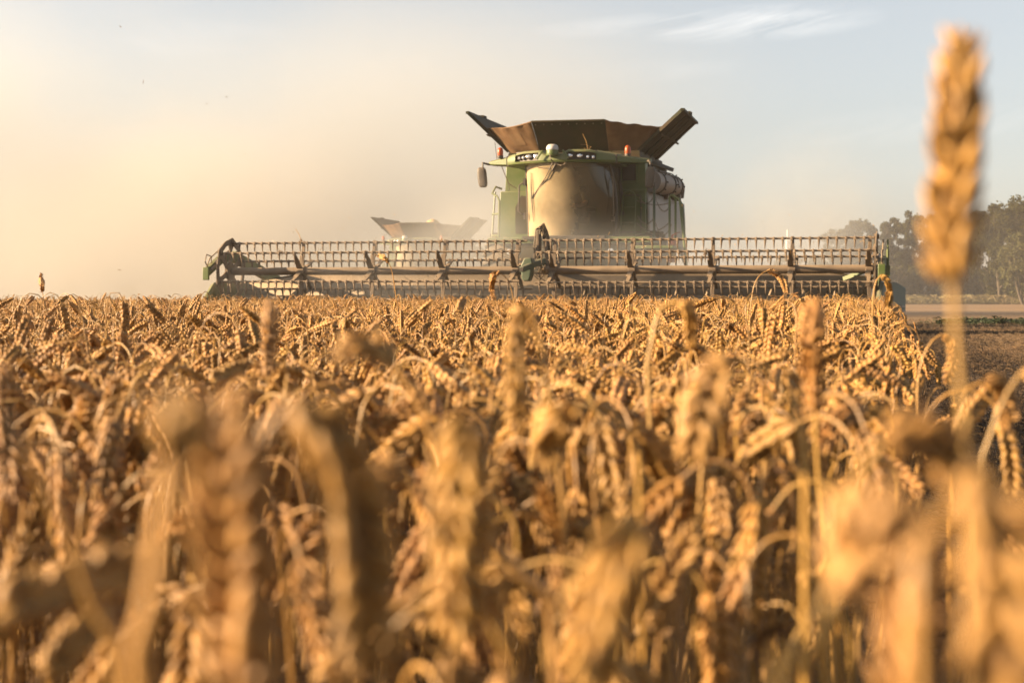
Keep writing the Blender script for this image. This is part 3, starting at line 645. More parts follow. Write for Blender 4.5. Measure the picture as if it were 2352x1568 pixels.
    b = MB(); b.tube([(-1.62,3.8,3.3),(-1.50,3.9,2.95),(-1.44,4.3,2.88)],.009,5); b.tube([(-1.50,3.9,2.95),(-1.49,3.92,2.86),(-1.6,4.3,2.83)],.007,5); b.obj('stay_rod', D, T)
    # wipers, door handles, rails
    def onglass(u, v, d=.03): p = Vector(gl(u, v)); return Vector((p.x, p.y-d, p.z))
    b = MB(); 
    for d in (0,.035):
        b.tube([onglass(.42+d,.985),onglass(.33+d*.8,.78),onglass(.13+d*.3,.53)],.009,5); b.tube([onglass(.42+d,.985,.04),onglass(.375+d,.88,.04)],.016,6)
    b.tube([onglass(.12,.525),onglass(.16,.565)],.018,6); b.tube([onglass(.24,.93),onglass(.37,.91)],.008,5); wa = b.obj('wiper_arm', K, T)
    b = MB(); b.tube([onglass(.135,.87,.04),onglass(.128,.65,.05),onglass(.13,.53,.05),onglass(.138,.4,.045),onglass(.148,.20,.035)],[.006,.012,.014,.012,.005],6); b.obj('wiper_blade', K, wa)
    b = MB(); xg = -1.12
    b.tube([(xg,3.75,2.98),(xg-.10,3.7,2.90),(xg-.12,3.7,2.38),(xg-.06,3.72,2.32),(xg,3.76,2.30)],.016,8); b.box(xg-.03,xg+.02,3.72,3.78,2.90,3.04); b.box(xg-.03,xg+.02,3.72,3.78,2.22,2.35); b.obj('grab_handle', K, T)
    b = MB(); xg = gl(1,.5)[0]-.05
    b.tube([(xg,3.72,3.05),(xg+.04,3.66,2.92),(xg+.05,3.66,2.30),(xg+.01,3.7,2.25)],.013,8); b.tube([(xg,3.7,2.16),(xg+.06,3.68,2.16),(xg+.06,3.68,2.24)],.015,6); b.obj('grab_handle', D, T)
    b = MB()
    b.tube([(-1.70,4.1,2.86),(-1.80,4.0,2.90),(-1.86,3.95,2.76),(-1.74,3.9,2.70),(-1.68,3.85,2.60),(-1.68,3.8,1.84)],.022,8); b.tube([(-1.84,4.1,2.80),(-1.88,4.0,1.84)],.02,8)
    for z in (2.34,1.90): b.tube([(-1.87,4.0,z),(-1.68,3.85,z)],.02,8)
    b.obj('entry_handrail', G, T)
    def hoop(x0_, x1_, y, z0_, z1_, r, rungs, lean=0.0):
        b = MB(); rad = (x1_-x0_)/2; pts = [(x0_-lean,y,z0_)]+[((x0_+x1_)/2-rad*math.cos(a),y,z1_-rad+rad*math.sin(a)) for a in np.linspace(0,math.pi,11)]+[(x1_-lean*.3,y,z0_)]
        b.tube(pts, r, 8)
        for z in rungs:
            t_ = (z1_-z)/(z1_-z0_); b.tube([(x0_-lean*t_,y,z),(x1_-lean*.3*t_,y,z)],r*.8,6)
        return b
    hoop(.77,1.03,4.40,1.84,2.79,.016,(2.15,2.46),.07).obj('ladder', G, T)
    b = hoop(1.78,1.90,4.1,1.62,2.68,.024,(),.0); b.tube([(1.84,4.1,2.66),(1.98,4.0,2.60),(2.02,3.95,2.48),(2.13,3.9,1.45),(2.2,3.9,.6)],.024,8); b.tube([(1.90,4.5,2.62),(1.98,4.45,2.5),(2.06,4.4,1.5),(2.12,4.4,.6)],.024,8)
    for z in (.7,1.0,1.3): b.tube([(2.17-(z-.6)*.08,3.9,z),(2.10-(z-.6)*.06,4.4,z)],.018,6)
    b.obj('access_ladder', G, T)
    b = MB(); b.tube([(1.45,4.2,1.62),(1.45,4.2,2.84)],.026,8); pst = b.obj('rail_post', MT['teal'], T)
    MB().tube([(1.45,4.2,2.84),(1.45,4.2,2.95)],.028,8).obj('post_grip', K, pst)
    def chain(a, c, sag):
        a, c = Vector(a), Vector(c); n_ = int((c-a).length/.04)+6; b = MB()
        pt = lambda t_: a.lerp(c,t_)+Vector((0,0,-4*sag*t_*(1-t_)))
        for i in range(n_):
            p, q_ = pt(i/n_), pt((i+1)/n_); d = (q_-p)*.62; m_ = (p+q_)/2; tt = d.normalized(); sd_ = tt.cross(Vector((0,1,0))).normalized() if i % 2 else tt.cross(Vector((0,0,1))).normalized() if abs(tt.z) < .9 else Vector((0,1,0))
            w = .011; b.tube([m_-d,m_-d*.5+sd_*w,m_+d*.5+sd_*w,m_+d,m_+d*.5-sd_*w,m_-d*.5-sd_*w,m_-d],.0045,4,caps=False)
        return b.obj('chain', D, T)
    chain((1.12,4.35,2.66),(1.45,4.2,2.68),.14); chain((1.06,4.38,2.60),(1.78,4.1,2.52),.06); chain((1.45,4.2,2.72),(1.80,4.1,2.5),.24)
    chain((1.08,4.4,2.28),(1.45,4.2,2.24),.14); chain((1.06,4.4,2.14),(1.80,4.1,2.16),.18); chain((1.45,4.2,2.2),(1.82,4.1,2.1),.26)
    # unloading auger swung back along the side
    a0, a1 = Vector((1.27,4.75,3.01)), Vector((1.33,7.35,3.06)); ad = (a1-a0).normalized()
    au = MB().tube([a0,a0+ad*.6,a1],.225,24).obj('unloading_auger', MT['grey'], T)
    b = MB()
    for s_, w in ((.55,.05),(1.70,.06),(2.5,.04)):
        p = a0+ad*s_; b.tube([p-ad*w,p+ad*w],.245,24)
        for j in range(10):
            a = 2*math.pi*j/10; b.box(*[c for k_ in range(3) for c in ((p+ad*.0+Vector((math.cos(a)*.26*math.cos(.09),0,math.sin(a)*.26)))[k_]-.014,(p+Vector((math.cos(a)*.26,0,math.sin(a)*.26)))[k_]+.014)])
    b.tube([a0+ad*.1+Vector((.05,0,.235)),a0+ad*1.2+Vector((.06,0,.25)),a0+ad*1.9+Vector((.10,0,.24)),a0+ad*2.0+Vector((.2,0,.14)),a0+ad*2.0+Vector((.24,0,-.05))],.014,6)
    b.obj('auger_band', K, au)
    MB().tube([a1-ad*.02,a1+ad*.12+Vector((0,0,-.02)),a1+ad*.2+Vector((.0,0,-.10)),a1+ad*.2+Vector((.0,0,-.24))],[.232,.232,.21,.19],18).obj('auger_spout', MT['rubber'], au)
    b = MB(); b.box(1.22,1.40,6.2,6.5,2.74,2.86); b.tube([(1.36,6.35,2.8),(1.46,6.4,2.86)],.05,8); b.box(1.3,1.5,7.2,7.35,2.74,2.9); b.obj('auger_cradle', D, T)
    return T
T1 = build_combine('combine_harvester')
tag(T1, 'large green combine harvester in front, with open grain tank flaps and wide reel', 'combine harvester', 'combine harvesters working the field')

def copy_tree(o, parent=None, skip=()):
    c = o.copy(); COL.objects.link(c); c.parent = parent
    for ch in [x for x in bpy.data.objects if x.parent == o]:
        if ch.name.split('.')[0] in skip: continue
        copy_tree(ch, c, skip)
    return c
T2 = copy_tree(T1, None, ('tine','tine_rows','chain','wiper_arm','hose_bundle'))
tag(T2, 'second combine harvester almost lost in the dust, its heaped grain tank showing behind the reel', 'combine harvester', 'combine harvesters working the field')
c2 = P(990, 676, 69.0); T2.rotation_euler = (0, 0, -R(19)); T2.location = (c2[0]-1.6, 63.6, -0.5)
tmsh = tine_mesh(); vv = np.array([v.co for v in tmsh.vertices]); bs = [tuple(p.vertices) for p in tmsh.polygons]; b = MB()
for sd, (x0, x1) in ((-1,(-5.84,-0.12)),(1,(0.17,5.93))):
    for (y,z,k) in bars(sd):
        for i in range(37): b.add(vv+np.array((x0+.1+i*.1512,y,z)), bs)
tag(b.obj('tine_rows', MT['steel'], T2), kind='stuff')
b = MB(); b.box(2.9,4.1,1.6,1.66,.75,1.75); b.obj('warning_board', MT['redwhite'], T2)
# the heap of grain in the far machine's tank
b = MB()
b.grid(lambda u, v: ((u-.5)*2.6*1.0-.35, 4.75+(v)*2.7, 3.3+1.18*math.exp(-(((u-.5)/.30)**2+((v-.5)/.34)**2))), 30, 20)
gh = b.obj('grain_heap', MT['grain']); gh.location = T2.location; gh.rotation_euler = T2.rotation_euler
tag(gh, 'rounded heap of wheat grain rising above the far harvester tank', 'grain')

# fire extinguisher and straw caught on the reel
b = MB(); ex = to_world(1.86, 3.95, 1.33)
b.lathe([(.02,0),(.075,.005),(.08,.03),(.08,.40),(.07,.45),(.03,.485),(.022,.50)],(0,0,0),(0,0,1),20)
fe = b.obj('fire_extinguisher', MT['red'], loc=ex); tag(fe, 'red fire extinguisher standing at the ladder beside the harvester cab', 'fire extinguisher')
b = MB(); b.lathe([(.0805,.12),(.0812,.125),(.0812,.32),(.0805,.325)],(0,0,0),(0,0,1),20); b.obj('printed_label', MT['patch'], fe)
b = MB(); b.tube([(0,0,.49),(0,0,.55)],.02,8); b.beam((-.01,0,.55),(.10,.02,.58),.02,.012); b.tube([(0,0,.53),(.05,-.03,.57),(.09,-.02,.53)],.01,6); b.tube([(0,0,.54),(.05,-.03,.58),(.15,-.03,.60)],.006,6); b.obj('valve_handle', MT['red'], fe)
def straw_tuft(loc, n, spread, seed, label, long=0.22):
    rg = random.Random(seed); b = MB()
    for i in range(n):
        d = Vector((rg.gauss(0,1), rg.gauss(0,.6), rg.gauss(.1,.9))).normalized()*rg.uniform(.3,1)*spread; p = Vector((rg.gauss(0,.02),rg.gauss(0,.02),rg.gauss(0,.02)))
        b.tube([p, p+d*.5+Vector((0,0,.01)), p+d+Vector((0,0,-.02))],.003,4)
    if long: b.tube([(0,0,0),(-.03,0,long*.5),(-.10,0,long)],.005,5)
    o = b.obj('straw_tuft', MT['straw'], loc=loc); tag(o, label, 'straw', 'straw caught on the reel'); return o
straw_tuft(to_world(-4.42,-.02,1.69),16,.07,1,'wisp of straw with one long bent stem caught on top of the left reel')
straw_tuft(to_world(-4.66,-.42,1.47),26,.09,2,'thick tuft of straw wrapped round a spider arm of the left reel',0)
straw_tuft(to_world(3.16,-.45,1.42),26,.07,3,'reddish tuft of straw stuck beside a reel spider right of the ladder',0)
straw_tuft(to_world(.22,-.1,1.10),40,.16,4,'mess of straw hanging beside the middle drive guard of the reel',0)
for i_, (x_, y_, z_, l_) in enumerate(((-3.05,-.42,1.46,'small wisp of straw on the second spider from the left of the left reel'),(1.75,-.44,1.43,'pinch of straw caught on the reel spider below the harvester ladder'),(4.6,-.44,1.42,'wisp of straw on the reel spider second from the right end'),(-1.7,-.02,1.68,'straw draped over the top bar left of the middle hoses'))): straw_tuft(to_world(x_,y_,z_),12,.07,20+i_,l_,0)
straw_tuft(to_world(.28,3.3,3.56),8,.05,5,'dry stem standing upright on the cab roof before the tank',.30)
straw_tuft(to_world(.33,3.3,3.56),4,.26,6,'dry straw lying aslant on the cab roof',0)

# ------------------------------------------------------------------ the driver
def skin_obj(name, pts, edges, m, parent=None, sub=2, root=0):
    me = bpy.data.meshes.new(name); me.from_pydata([p[:3] for p in pts], edges, []); me.materials.append(m)
    o = bpy.data.objects.new(name, me); COL.objects.link(o)
    if parent: o.parent = parent
    md = o.modifiers.new('skin','SKIN'); md.use_smooth_shade = True
    for i, p in enumerate(pts):
        r = p[3]; me.skin_vertices[0].data[i].radius = (r, r) if not hasattr(r,'__len__') else r
        me.skin_vertices[0].data[i].use_root = (i == root)
    s_ = o.modifiers.new('sub','SUBSURF'); s_.levels = sub; s_.render_levels = sub
    return o
pr = empty('person', to_world(-.20, 4.12, 2.27), -A15); tag(pr, 'harvester driver in a grey green shirt sitting behind the dusty windshield', 'person')
# x right, y back (the driver faces -y); seat at z=0
body = [(0,.0,.10,.13),(0,.03,.25,.13),(0,.05,.40,.14),(0,.05,.52,.12),(0,.03,.60,.055),(0,.0,.67,.06),(0,-.02,.74,.095),(0,-.02,.84,.08),
        (-.19,.03,.52,.065),(-.27,-.08,.30,.048),(-.12,-.30,.22,.035),(-.04,-.36,.22,.030),(.19,.03,.52,.065),(.28,-.06,.28,.048),(.20,-.30,.20,.035),(.12,-.36,.21,.030),
        (-.10,-.08,.06,.085),(-.15,-.44,.06,.065),(-.15,-.50,-.32,.048),(-.15,-.62,-.36,.04),(.10,-.08,.06,.085),(.16,-.44,.06,.065),(.16,-.50,-.32,.048),(.16,-.62,-.36,.04)]
be = [(0,1),(1,2),(2,3),(3,4),(4,5),(5,6),(6,7),(3,8),(8,9),(9,10),(10,11),(3,12),(12,13),(13,14),(14,15),(0,16),(16,17),(17,18),(18,19),(0,20),(20,21),(21,22),(22,23)]
bo = skin_obj('body', body, be, MT['skin'], pr)
def grow(idx, d): 
    mp_ = {k: i for i, k in enumerate(idx)}; return [(*body[k][:3], body[k][3]+d) for k in idx], [(mp_[a], mp_[c]) for a, c in be if a in mp_ and c in mp_]
p_, e_ = grow([0,1,2,3,8,9,12,13], .014); skin_obj('shirt', p_, e_, MT['shirt'], pr)
p_, e_ = grow([0,16,17,18,20,21,22], .012); skin_obj('trousers', p_, e_, MT['trousers'], pr)
b = MB()
def hairf(u, v): a = u*2*math.pi; t_ = v*1.75; return (.102*math.sin(t_)*math.cos(a), .03+.108*math.sin(t_)*math.sin(a)*(1 if math.sin(a) > 0 else .7), .80+.125*math.cos(t_))
b.grid(hairf, 18, 8); b.obj('hair', MT['hair'], pr)
b = MB(); b.tube([(0,-.105,.78),(0,-.135,.745),(0,-.112,.735)],[.012,.017,.012],8)
for sx in (-1,1): b.lathe([(.004,-.01),(.028,-.004),(.03,.006),(.004,.012)],(sx*.098,.0,.76),(sx,0,0),10)
b.obj('face', MT['skin'], pr)
b = MB()
for sx in (-1,1): b.lathe([(.002,-.004),(.011,0),(.002,.004)],(sx*.036,-.098,.785),(0,-1,0),8)
b.beam((-.03,-.103,.705),(.03,-.103,.705),.006,.006); b.obj('eyes_and_mouth', MT['hair'], pr)
for sx, hx, hy, hz in ((-1,-.04,-.36,.22),(1,.12,-.36,.21)):       # hands closed on the wheel
    pts = [(hx,hy,hz,.026),(hx-.0,hy-.05,hz+.01,.034)]; ed = [(0,1)]
    for i in range(4):
        x = hx+(i-1.5)*.018; n0 = len(pts); pts += [(x,hy-.09,hz+.02,.0095),(x,hy-.115,hz-.01,.0085),(x,hy-.095,hz-.035,.0075)]; ed += [(1,n0),(n0,n0+1),(n0+1,n0+2)]
    n0 = len(pts); pts += [(hx-sx*.04,hy-.05,hz+.0,.011),(hx-sx*.045,hy-.085,hz-.02,.009)]; ed += [(1,n0),(n0,n0+1)]
    skin_obj('hand', pts, ed, MT['skin'], pr)

# ================================================================== WHEAT
rng = np.random.default_rng(11)
def frames(path):
    path = np.asarray(path, float); T_ = np.gradient(path, axis=0); T_ /= np.linalg.norm(T_, axis=1, keepdims=True) + 1e-12
    n = np.cross(T_[0], [0.3, 0.9, 0.2]); n /= np.linalg.norm(n); Ns = []
    for t in T_:
        n = n - t*np.dot(n, t); n /= np.linalg.norm(n); Ns.append(n.copy())
    Ns = np.array(Ns); return path, T_, Ns, np.cross(T_, Ns)
def resample(path, n):
    path = np.asarray(path, float); d = np.concatenate([[0], np.cumsum(np.linalg.norm(np.diff(path, axis=0), axis=1))]); s = np.linspace(0, d[-1], n)
    return np.stack([np.interp(s, d, path[:, k]) for k in range(3)], -1)
def smooth_path(pts, n):
    pts = np.asarray(pts, float)
    if len(pts) < 3: return resample(pts, n)
    Pp = np.vstack([2*pts[0]-pts[1], pts, 2*pts[-1]-pts[-2]]); o = []
    for i in range(1, len(Pp)-2):
        p0, p1, p2, p3 = Pp[i-1:i+3]
        for t in np.linspace(0, 1, 14, endpoint=False): o.append(.5*(2*p1+(p2-p0)*t+(2*p0-5*p1+4*p2-p3)*t*t+(3*p1-p0-3*p2+p3)*t**3))
    o.append(Pp[-2]); return resample(o, n)
class NPM:
    def __init__(s): s.V = []; s.F = []; s.mi = []; s.n = 0
    def add(s, V, F, mi=0):
        s.V.append(V); s.F.append(F + s.n); s.n += len(V); s.mi.append(np.full(len(F), mi))
    def tube(s, path, r, n, mi=0):
        p, t, a, b_ = frames(path); k = len(p); r = np.broadcast_to(r, (k,)); an = np.arange(n)*2*np.pi/n
        V = p[:, None] + r[:, None, None]*(a[:, None]*np.cos(an)[None, :, None] + b_[:, None]*np.sin(an)[None, :, None])
        i, j = np.meshgrid(np.arange(k-1), np.arange(n), indexing='ij'); i = i.ravel(); j = j.ravel(); j2 = (j+1) % n
        s.add(V.reshape(-1, 3), np.stack([i*n+j, i*n+j2, (i+1)*n+j2, (i+1)*n+j], -1), mi)
    def mesh(s, name, mats):
        quads = [f for f in s.F]; return np_mesh(name, np.concatenate(s.V), [np.concatenate(quads)], mats, np.concatenate(s.mi))
def add_ear(m, path, width, detail, rg, mi=0, tw0=None):
    L = np.linalg.norm(np.diff(path, axis=0), axis=1).sum()
    nodes = int(round(L/(.0052 if detail > 0 else .0064))); p, t, a, b_ = frames(resample(path, nodes+2))
    tw = (rg.uniform(0, np.pi) if tw0 is None else tw0); nring, nseg, nfl = {2: (6, 7, 3), 1: (5, 6, 2), 0: (5, 5, 2)}[detail]
    tt = np.linspace(0, 1, nring); tq = np.clip(tt, .03, .985); prof = tq**.5*(1-tq)**.85/.415 if detail == 2 else np.sin(np.pi*tq**.68)**.75; an = np.arange(nseg)*2*np.pi/nseg
    for i in range(1, nodes+1):
        f = i/nodes; sg = 1 if i % 2 else -1; ang = tw + f*.7
        side = (a[i]*np.cos(ang) + b_[i]*np.sin(ang))*sg; oth = np.cross(t[i], side)
        w = width*(.55+.45*np.sin(np.pi*min(1, .12+f*.8))**.6)*(1 if f < .85 else 1-.35*(f-.85)/.15)
        for q_ in range(nfl):
            o_ = (q_-(nfl-1)/2) if nfl > 1 else 0
            d = t[i]*.84 + side*(.46+rg.uniform(-.16, .18)) + oth*(.36*o_+rg.uniform(-.12, .12)); d /= np.linalg.norm(d)
            Lf = (.0142 if detail == 2 else .0112 if detail == 1 else .0102)*(w/.013)**.6*rg.uniform(.8, 1.2); rf = (.0027 if nfl == 3 else 0.0037 if detail == 0 else .0035 if nfl == 2 else .0040)*(w/.013)*rg.uniform(.9, 1.1)
            c0 = p[i] + side*w*.20*rg.uniform(.7, 1.35) + oth*o_*w*.24 - t[i]*.003
            e1 = np.cross(d, oth); e1 /= np.linalg.norm(e1); e2 = np.cross(d, e1)
            cen = c0 + np.outer(tt*Lf, d)
            V = cen[:, None] + (rf*prof)[:, None, None]*(e1*np.cos(an)[:, None]*1.15 + e2*np.sin(an)[:, None])[None]
            i_, j_ = np.meshgrid(np.arange(nring-1), np.arange(nseg), indexing='ij'); i_ = i_.ravel(); j_ = j_.ravel(); j2 = (j_+1) % nseg
            m.add(V.reshape(-1, 3), np.stack([i_*nseg+j_, i_*nseg+j2, (i_+1)*nseg+j2, (i_+1)*nseg+j_], -1), mi)
    if detail > 0: m.tube(resample(path, 10), width*.27*np.array([.5,.9,1,1,1,.95,.9,.8,.6,.25]), 7, mi)
def add_leaf(m, base, az_, L, w, rg, mi, n=9, droop=1.0):
    s = np.linspace(0, 1, n); d = np.array([math.cos(az_), math.sin(az_), 0]); el0 = rg.uniform(.5, 1.2); ang = el0 - s*rg.uniform(1.6, 3.2)*droop
    st = L/(n-1); P_ = np.cumsum(np.stack([np.cos(ang)*d[0], np.cos(ang)*d[1], np.sin(ang)], -1)*st, axis=0) + base
    sd = np.array([-d[1], d[0], 0]); tw = s*rg.uniform(-2.5, 2.5); up = np.array([0, 0, 1.])
    wd = (w*np.sqrt(np.clip(1-s, 0, 1))*(1-.3*(s < .1)))[:, None]; off = (sd*np.cos(tw)[:, None] + up*np.sin(tw)[:, None])*wd/2
    V = np.concatenate([P_-off, P_+off+np.array([0, 0, .0012]), ]); i = np.arange(n-1)
    m.add(V, np.stack([i, i+1, n+i+1, n+i], -1), mi)
def stalk_shape(h, beta, lean, earL, neck, rg, straight=.72):
    """path from the ground to the ear's tip in the xz-plane (nodding towards +x), highest point at h"""
    ds = .008; nb = int(neck/ds); ne = int(earL/ds)+1; ns = int(1.0/ds)
    ang = np.concatenate([np.full(ns, 0.), np.linspace(0, 1, nb)**1.15*beta*.86, beta*.86 + np.linspace(0, 1, ne)*beta*.14]) + lean*np.concatenate([np.linspace(.3, 1, ns), np.ones(nb+ne)])
    wob = .03*np.sin(np.arange(len(ang))*ds*rg.uniform(8, 14)+rg.uniform(0, 6)); ang = ang+wob
    x = np.cumsum(np.sin(ang)*ds); z = np.cumsum(np.cos(ang)*ds); y = np.cumsum(rg.normal(0, .0006, len(ang)).cumsum()*.4)*.2
    z = z - z.max() + h; keep = z > -.01; i0 = 0
    for i in range(ns-1, -1, -1):
        if z[i] < -.01: i0 = i; break
    x -= x[i0]; y = y-y[i0]
    pth = np.stack([x, y, z], -1)[i0:]; k = len(pth)-ne
    return pth[:k+1], pth[k:]
def make_stalk(beta, detail, rg, h=.62):
    stem, ear = stalk_shape(h, beta, rg.uniform(-.05, .22), rg.uniform(.078, .112), rg.uniform(.06, .13), rg)
    return stem, ear
BETAS = {'upright': (0., .5), 'tilted': (.6, 1.3), 'nodding': (2.1, 2.7), 'hooked': (2.75, 3.3)}
def joined(detail, beta, seed, leaves=1):
    rg = np.random.default_rng(seed); m = NPM(); stem, ear = make_stalk(beta, detail, rg)
    k = {2: 26, 1: 12, 0: 7}[detail]
    # keep more points where the stem bends
    sp = np.concatenate([resample(stem[:max(2, len(stem)-22)], max(3, k//3)), resample(stem[-22:], k-k//3)[1:]]) if len(stem) > 30 else resample(stem, k)
    m.tube(sp, np.linspace(.0019, .0013, len(sp)), {2: 7, 1: 4, 0: 3}[detail], 1)
    add_ear(m, ear, rg.uniform(.0140, .0178), detail, rg, 0)
    for _ in range(leaves):
        i = int(len(stem)*rg.uniform(.25, .56)); add_leaf(m, stem[i], rg.uniform(0, 6.28), rg.uniform(.08, .15), rg.uniform(.004, .007), rg, 2, 9 if detail else 5)
    return m.mesh('wheat_form', [MT['ear'], MT['straw'], MT['blade']])
def betas(n, seed):
    rg = np.random.default_rng(seed); o = []
    for i in range(n):
        kk = rg.choice(['upright', 'tilted', 'nodding', 'hooked'], p=[.13, .08, .27, .52]); o.append((kk, rg.uniform(*BETAS[kk])))
    return o
mid_forms = [joined(1, b_[1], 1100+i, 2+(i % 2)) for i, b_ in enumerate(betas(32, 1))]
far_forms = [joined(0, b_[1], 200+i, 0) for i, b_ in enumerate(betas(24, 2))]
def edge_x(Y): return -.02 + .233*Y
def in_crop(X, Y):
    lx = (X-HEAD.x)*math.cos(A15) - (Y-HEAD.y)*math.sin(A15); ly = (X-HEAD.x)*math.sin(A15) + (Y-HEAD.y)*math.cos(A15)
    e = edge_x(Y) + .035*np.sin(Y*1.7)+.03*np.sin(Y*4.3+1)
    front = (ly < -.45) & (X < e)
    left = (ly >= -.45) & (lx < -6.1) & ((ly < 42) | (lx < -21))
    return front | left
def sow(y0, y1, dens, xm, seed, margin=.9):
    rg = np.random.default_rng(seed); xmax = .34*y1+margin; n = int((y1-y0)*2*xmax*dens)
    Y = rg.uniform(y0, y1, n); X = rg.uniform(-xmax, xmax, n); ok = (np.abs(X) < .34*np.maximum(Y, 0)+margin) & in_crop(X, Y)
    return X[ok], Y[ok], rg
FR = 4096/2/6371.
def near_view(X, Y, lim, mg=.10): return (Y > -.05) & (Y < lim) & (np.abs(X) < FR*Y+mg)
NEAR = 1.90
def field(name, zones, forms, label):
    pts, rot, scl, idx = [], [], [], []
    for (y0, y1, dens, mg, seed) in zones:
        X, Y, rg = sow(y0, y1, dens, None, seed, mg); ok = ~near_view(X, Y, NEAR) & (np.hypot(X, Y) > .45); X, Y = X[ok], Y[ok]; n = len(X)
        clump = .035*np.sin(X*2.1+Y*1.3)+.03*np.sin(X*.7-Y*.9+2)
        s_ = np.clip(rg.normal(.90, .055, n), .74, 1.0)+clump*.5; tall = rg.random(n) < .028; s_ = np.where(tall, rg.uniform(.98, 1.14, n), s_)
        s_ = np.where(Y < 3.0, np.minimum(s_, .98), s_)
        pts.append(np.stack([X, Y, ground_z(X, Y)], -1)); rot.append(np.stack([rg.normal(0, .07, n), rg.normal(0, .07, n), rg.uniform(0, 6.283, n)], -1)); scl.append(s_); idx.append(rg.integers(0, len(forms), n))
    return scatter(name, np.concatenate(pts), np.concatenate(rot), np.concatenate(scl), np.concatenate(idx), forms, label, 'wheat')
field('wheat_crop', [(-1.2, 2.2, 230, 1.3, 21), (2.2, 4.5, 380, .8, 22), (4.5, 9.0, 320, .6, 23)], mid_forms, 'ripe golden wheat standing dense between the near ears and the reel')
field('wheat_crop_beyond', [(9.0, 16.0, 240, 1.0, 24), (16.0, 29.5, 170, 2.0, 25), (29.5, 62.0, 45, 4.0, 26)], far_forms, 'ripe wheat canopy running up to the reel and away to the left')

# ---- the nearest stalks: every one an object of its own
G_W = 'nearest wheat stalks, out of focus'
near_set = []
for i, (kind, bt) in enumerate(betas(30, 3)):
    rg = np.random.default_rng(300+i); stem, ear = make_stalk(bt, 2, rg)
    m1_ = NPM(); sp = np.concatenate([resample(stem[:-24], 8), resample(stem[-24:], 16)[1:]]) if len(stem) > 30 else resample(stem, 20)
    m1_.tube(sp, np.linspace(.0020, .0014, len(sp)), 8); m2_ = NPM(); add_ear(m2_, ear, rg.uniform(.0135, .0170), 2, rg)
    m3_ = NPM(); k = int(len(stem)*rg.uniform(.5, .8)); add_leaf(m3_, stem[k], rg.uniform(0, 6.28), rg.uniform(.10, .2), rg.uniform(.006, .010), rg, 0, 12)
    near_set.append((kind, m1_.mesh('stem', MT['straw']), m2_.mesh('ear', MT['ear']), m3_.mesh('leaf', MT['blade']), ear[-1][0] > ear[0][0]))
def place_stalk(meshes, loc, rot, scl, label, group=G_W):
    t = empty('wheat_stalk', loc); t.rotation_euler = rot; t.scale = (scl,)*3; tag(t, label, 'wheat stalk', group)
    for nm, me in zip(('stem', 'ear', 'leaf'), meshes):
        if me is None: continue
        o = bpy.data.objects.new(nm, me); COL.objects.link(o); o.parent = t
    return t
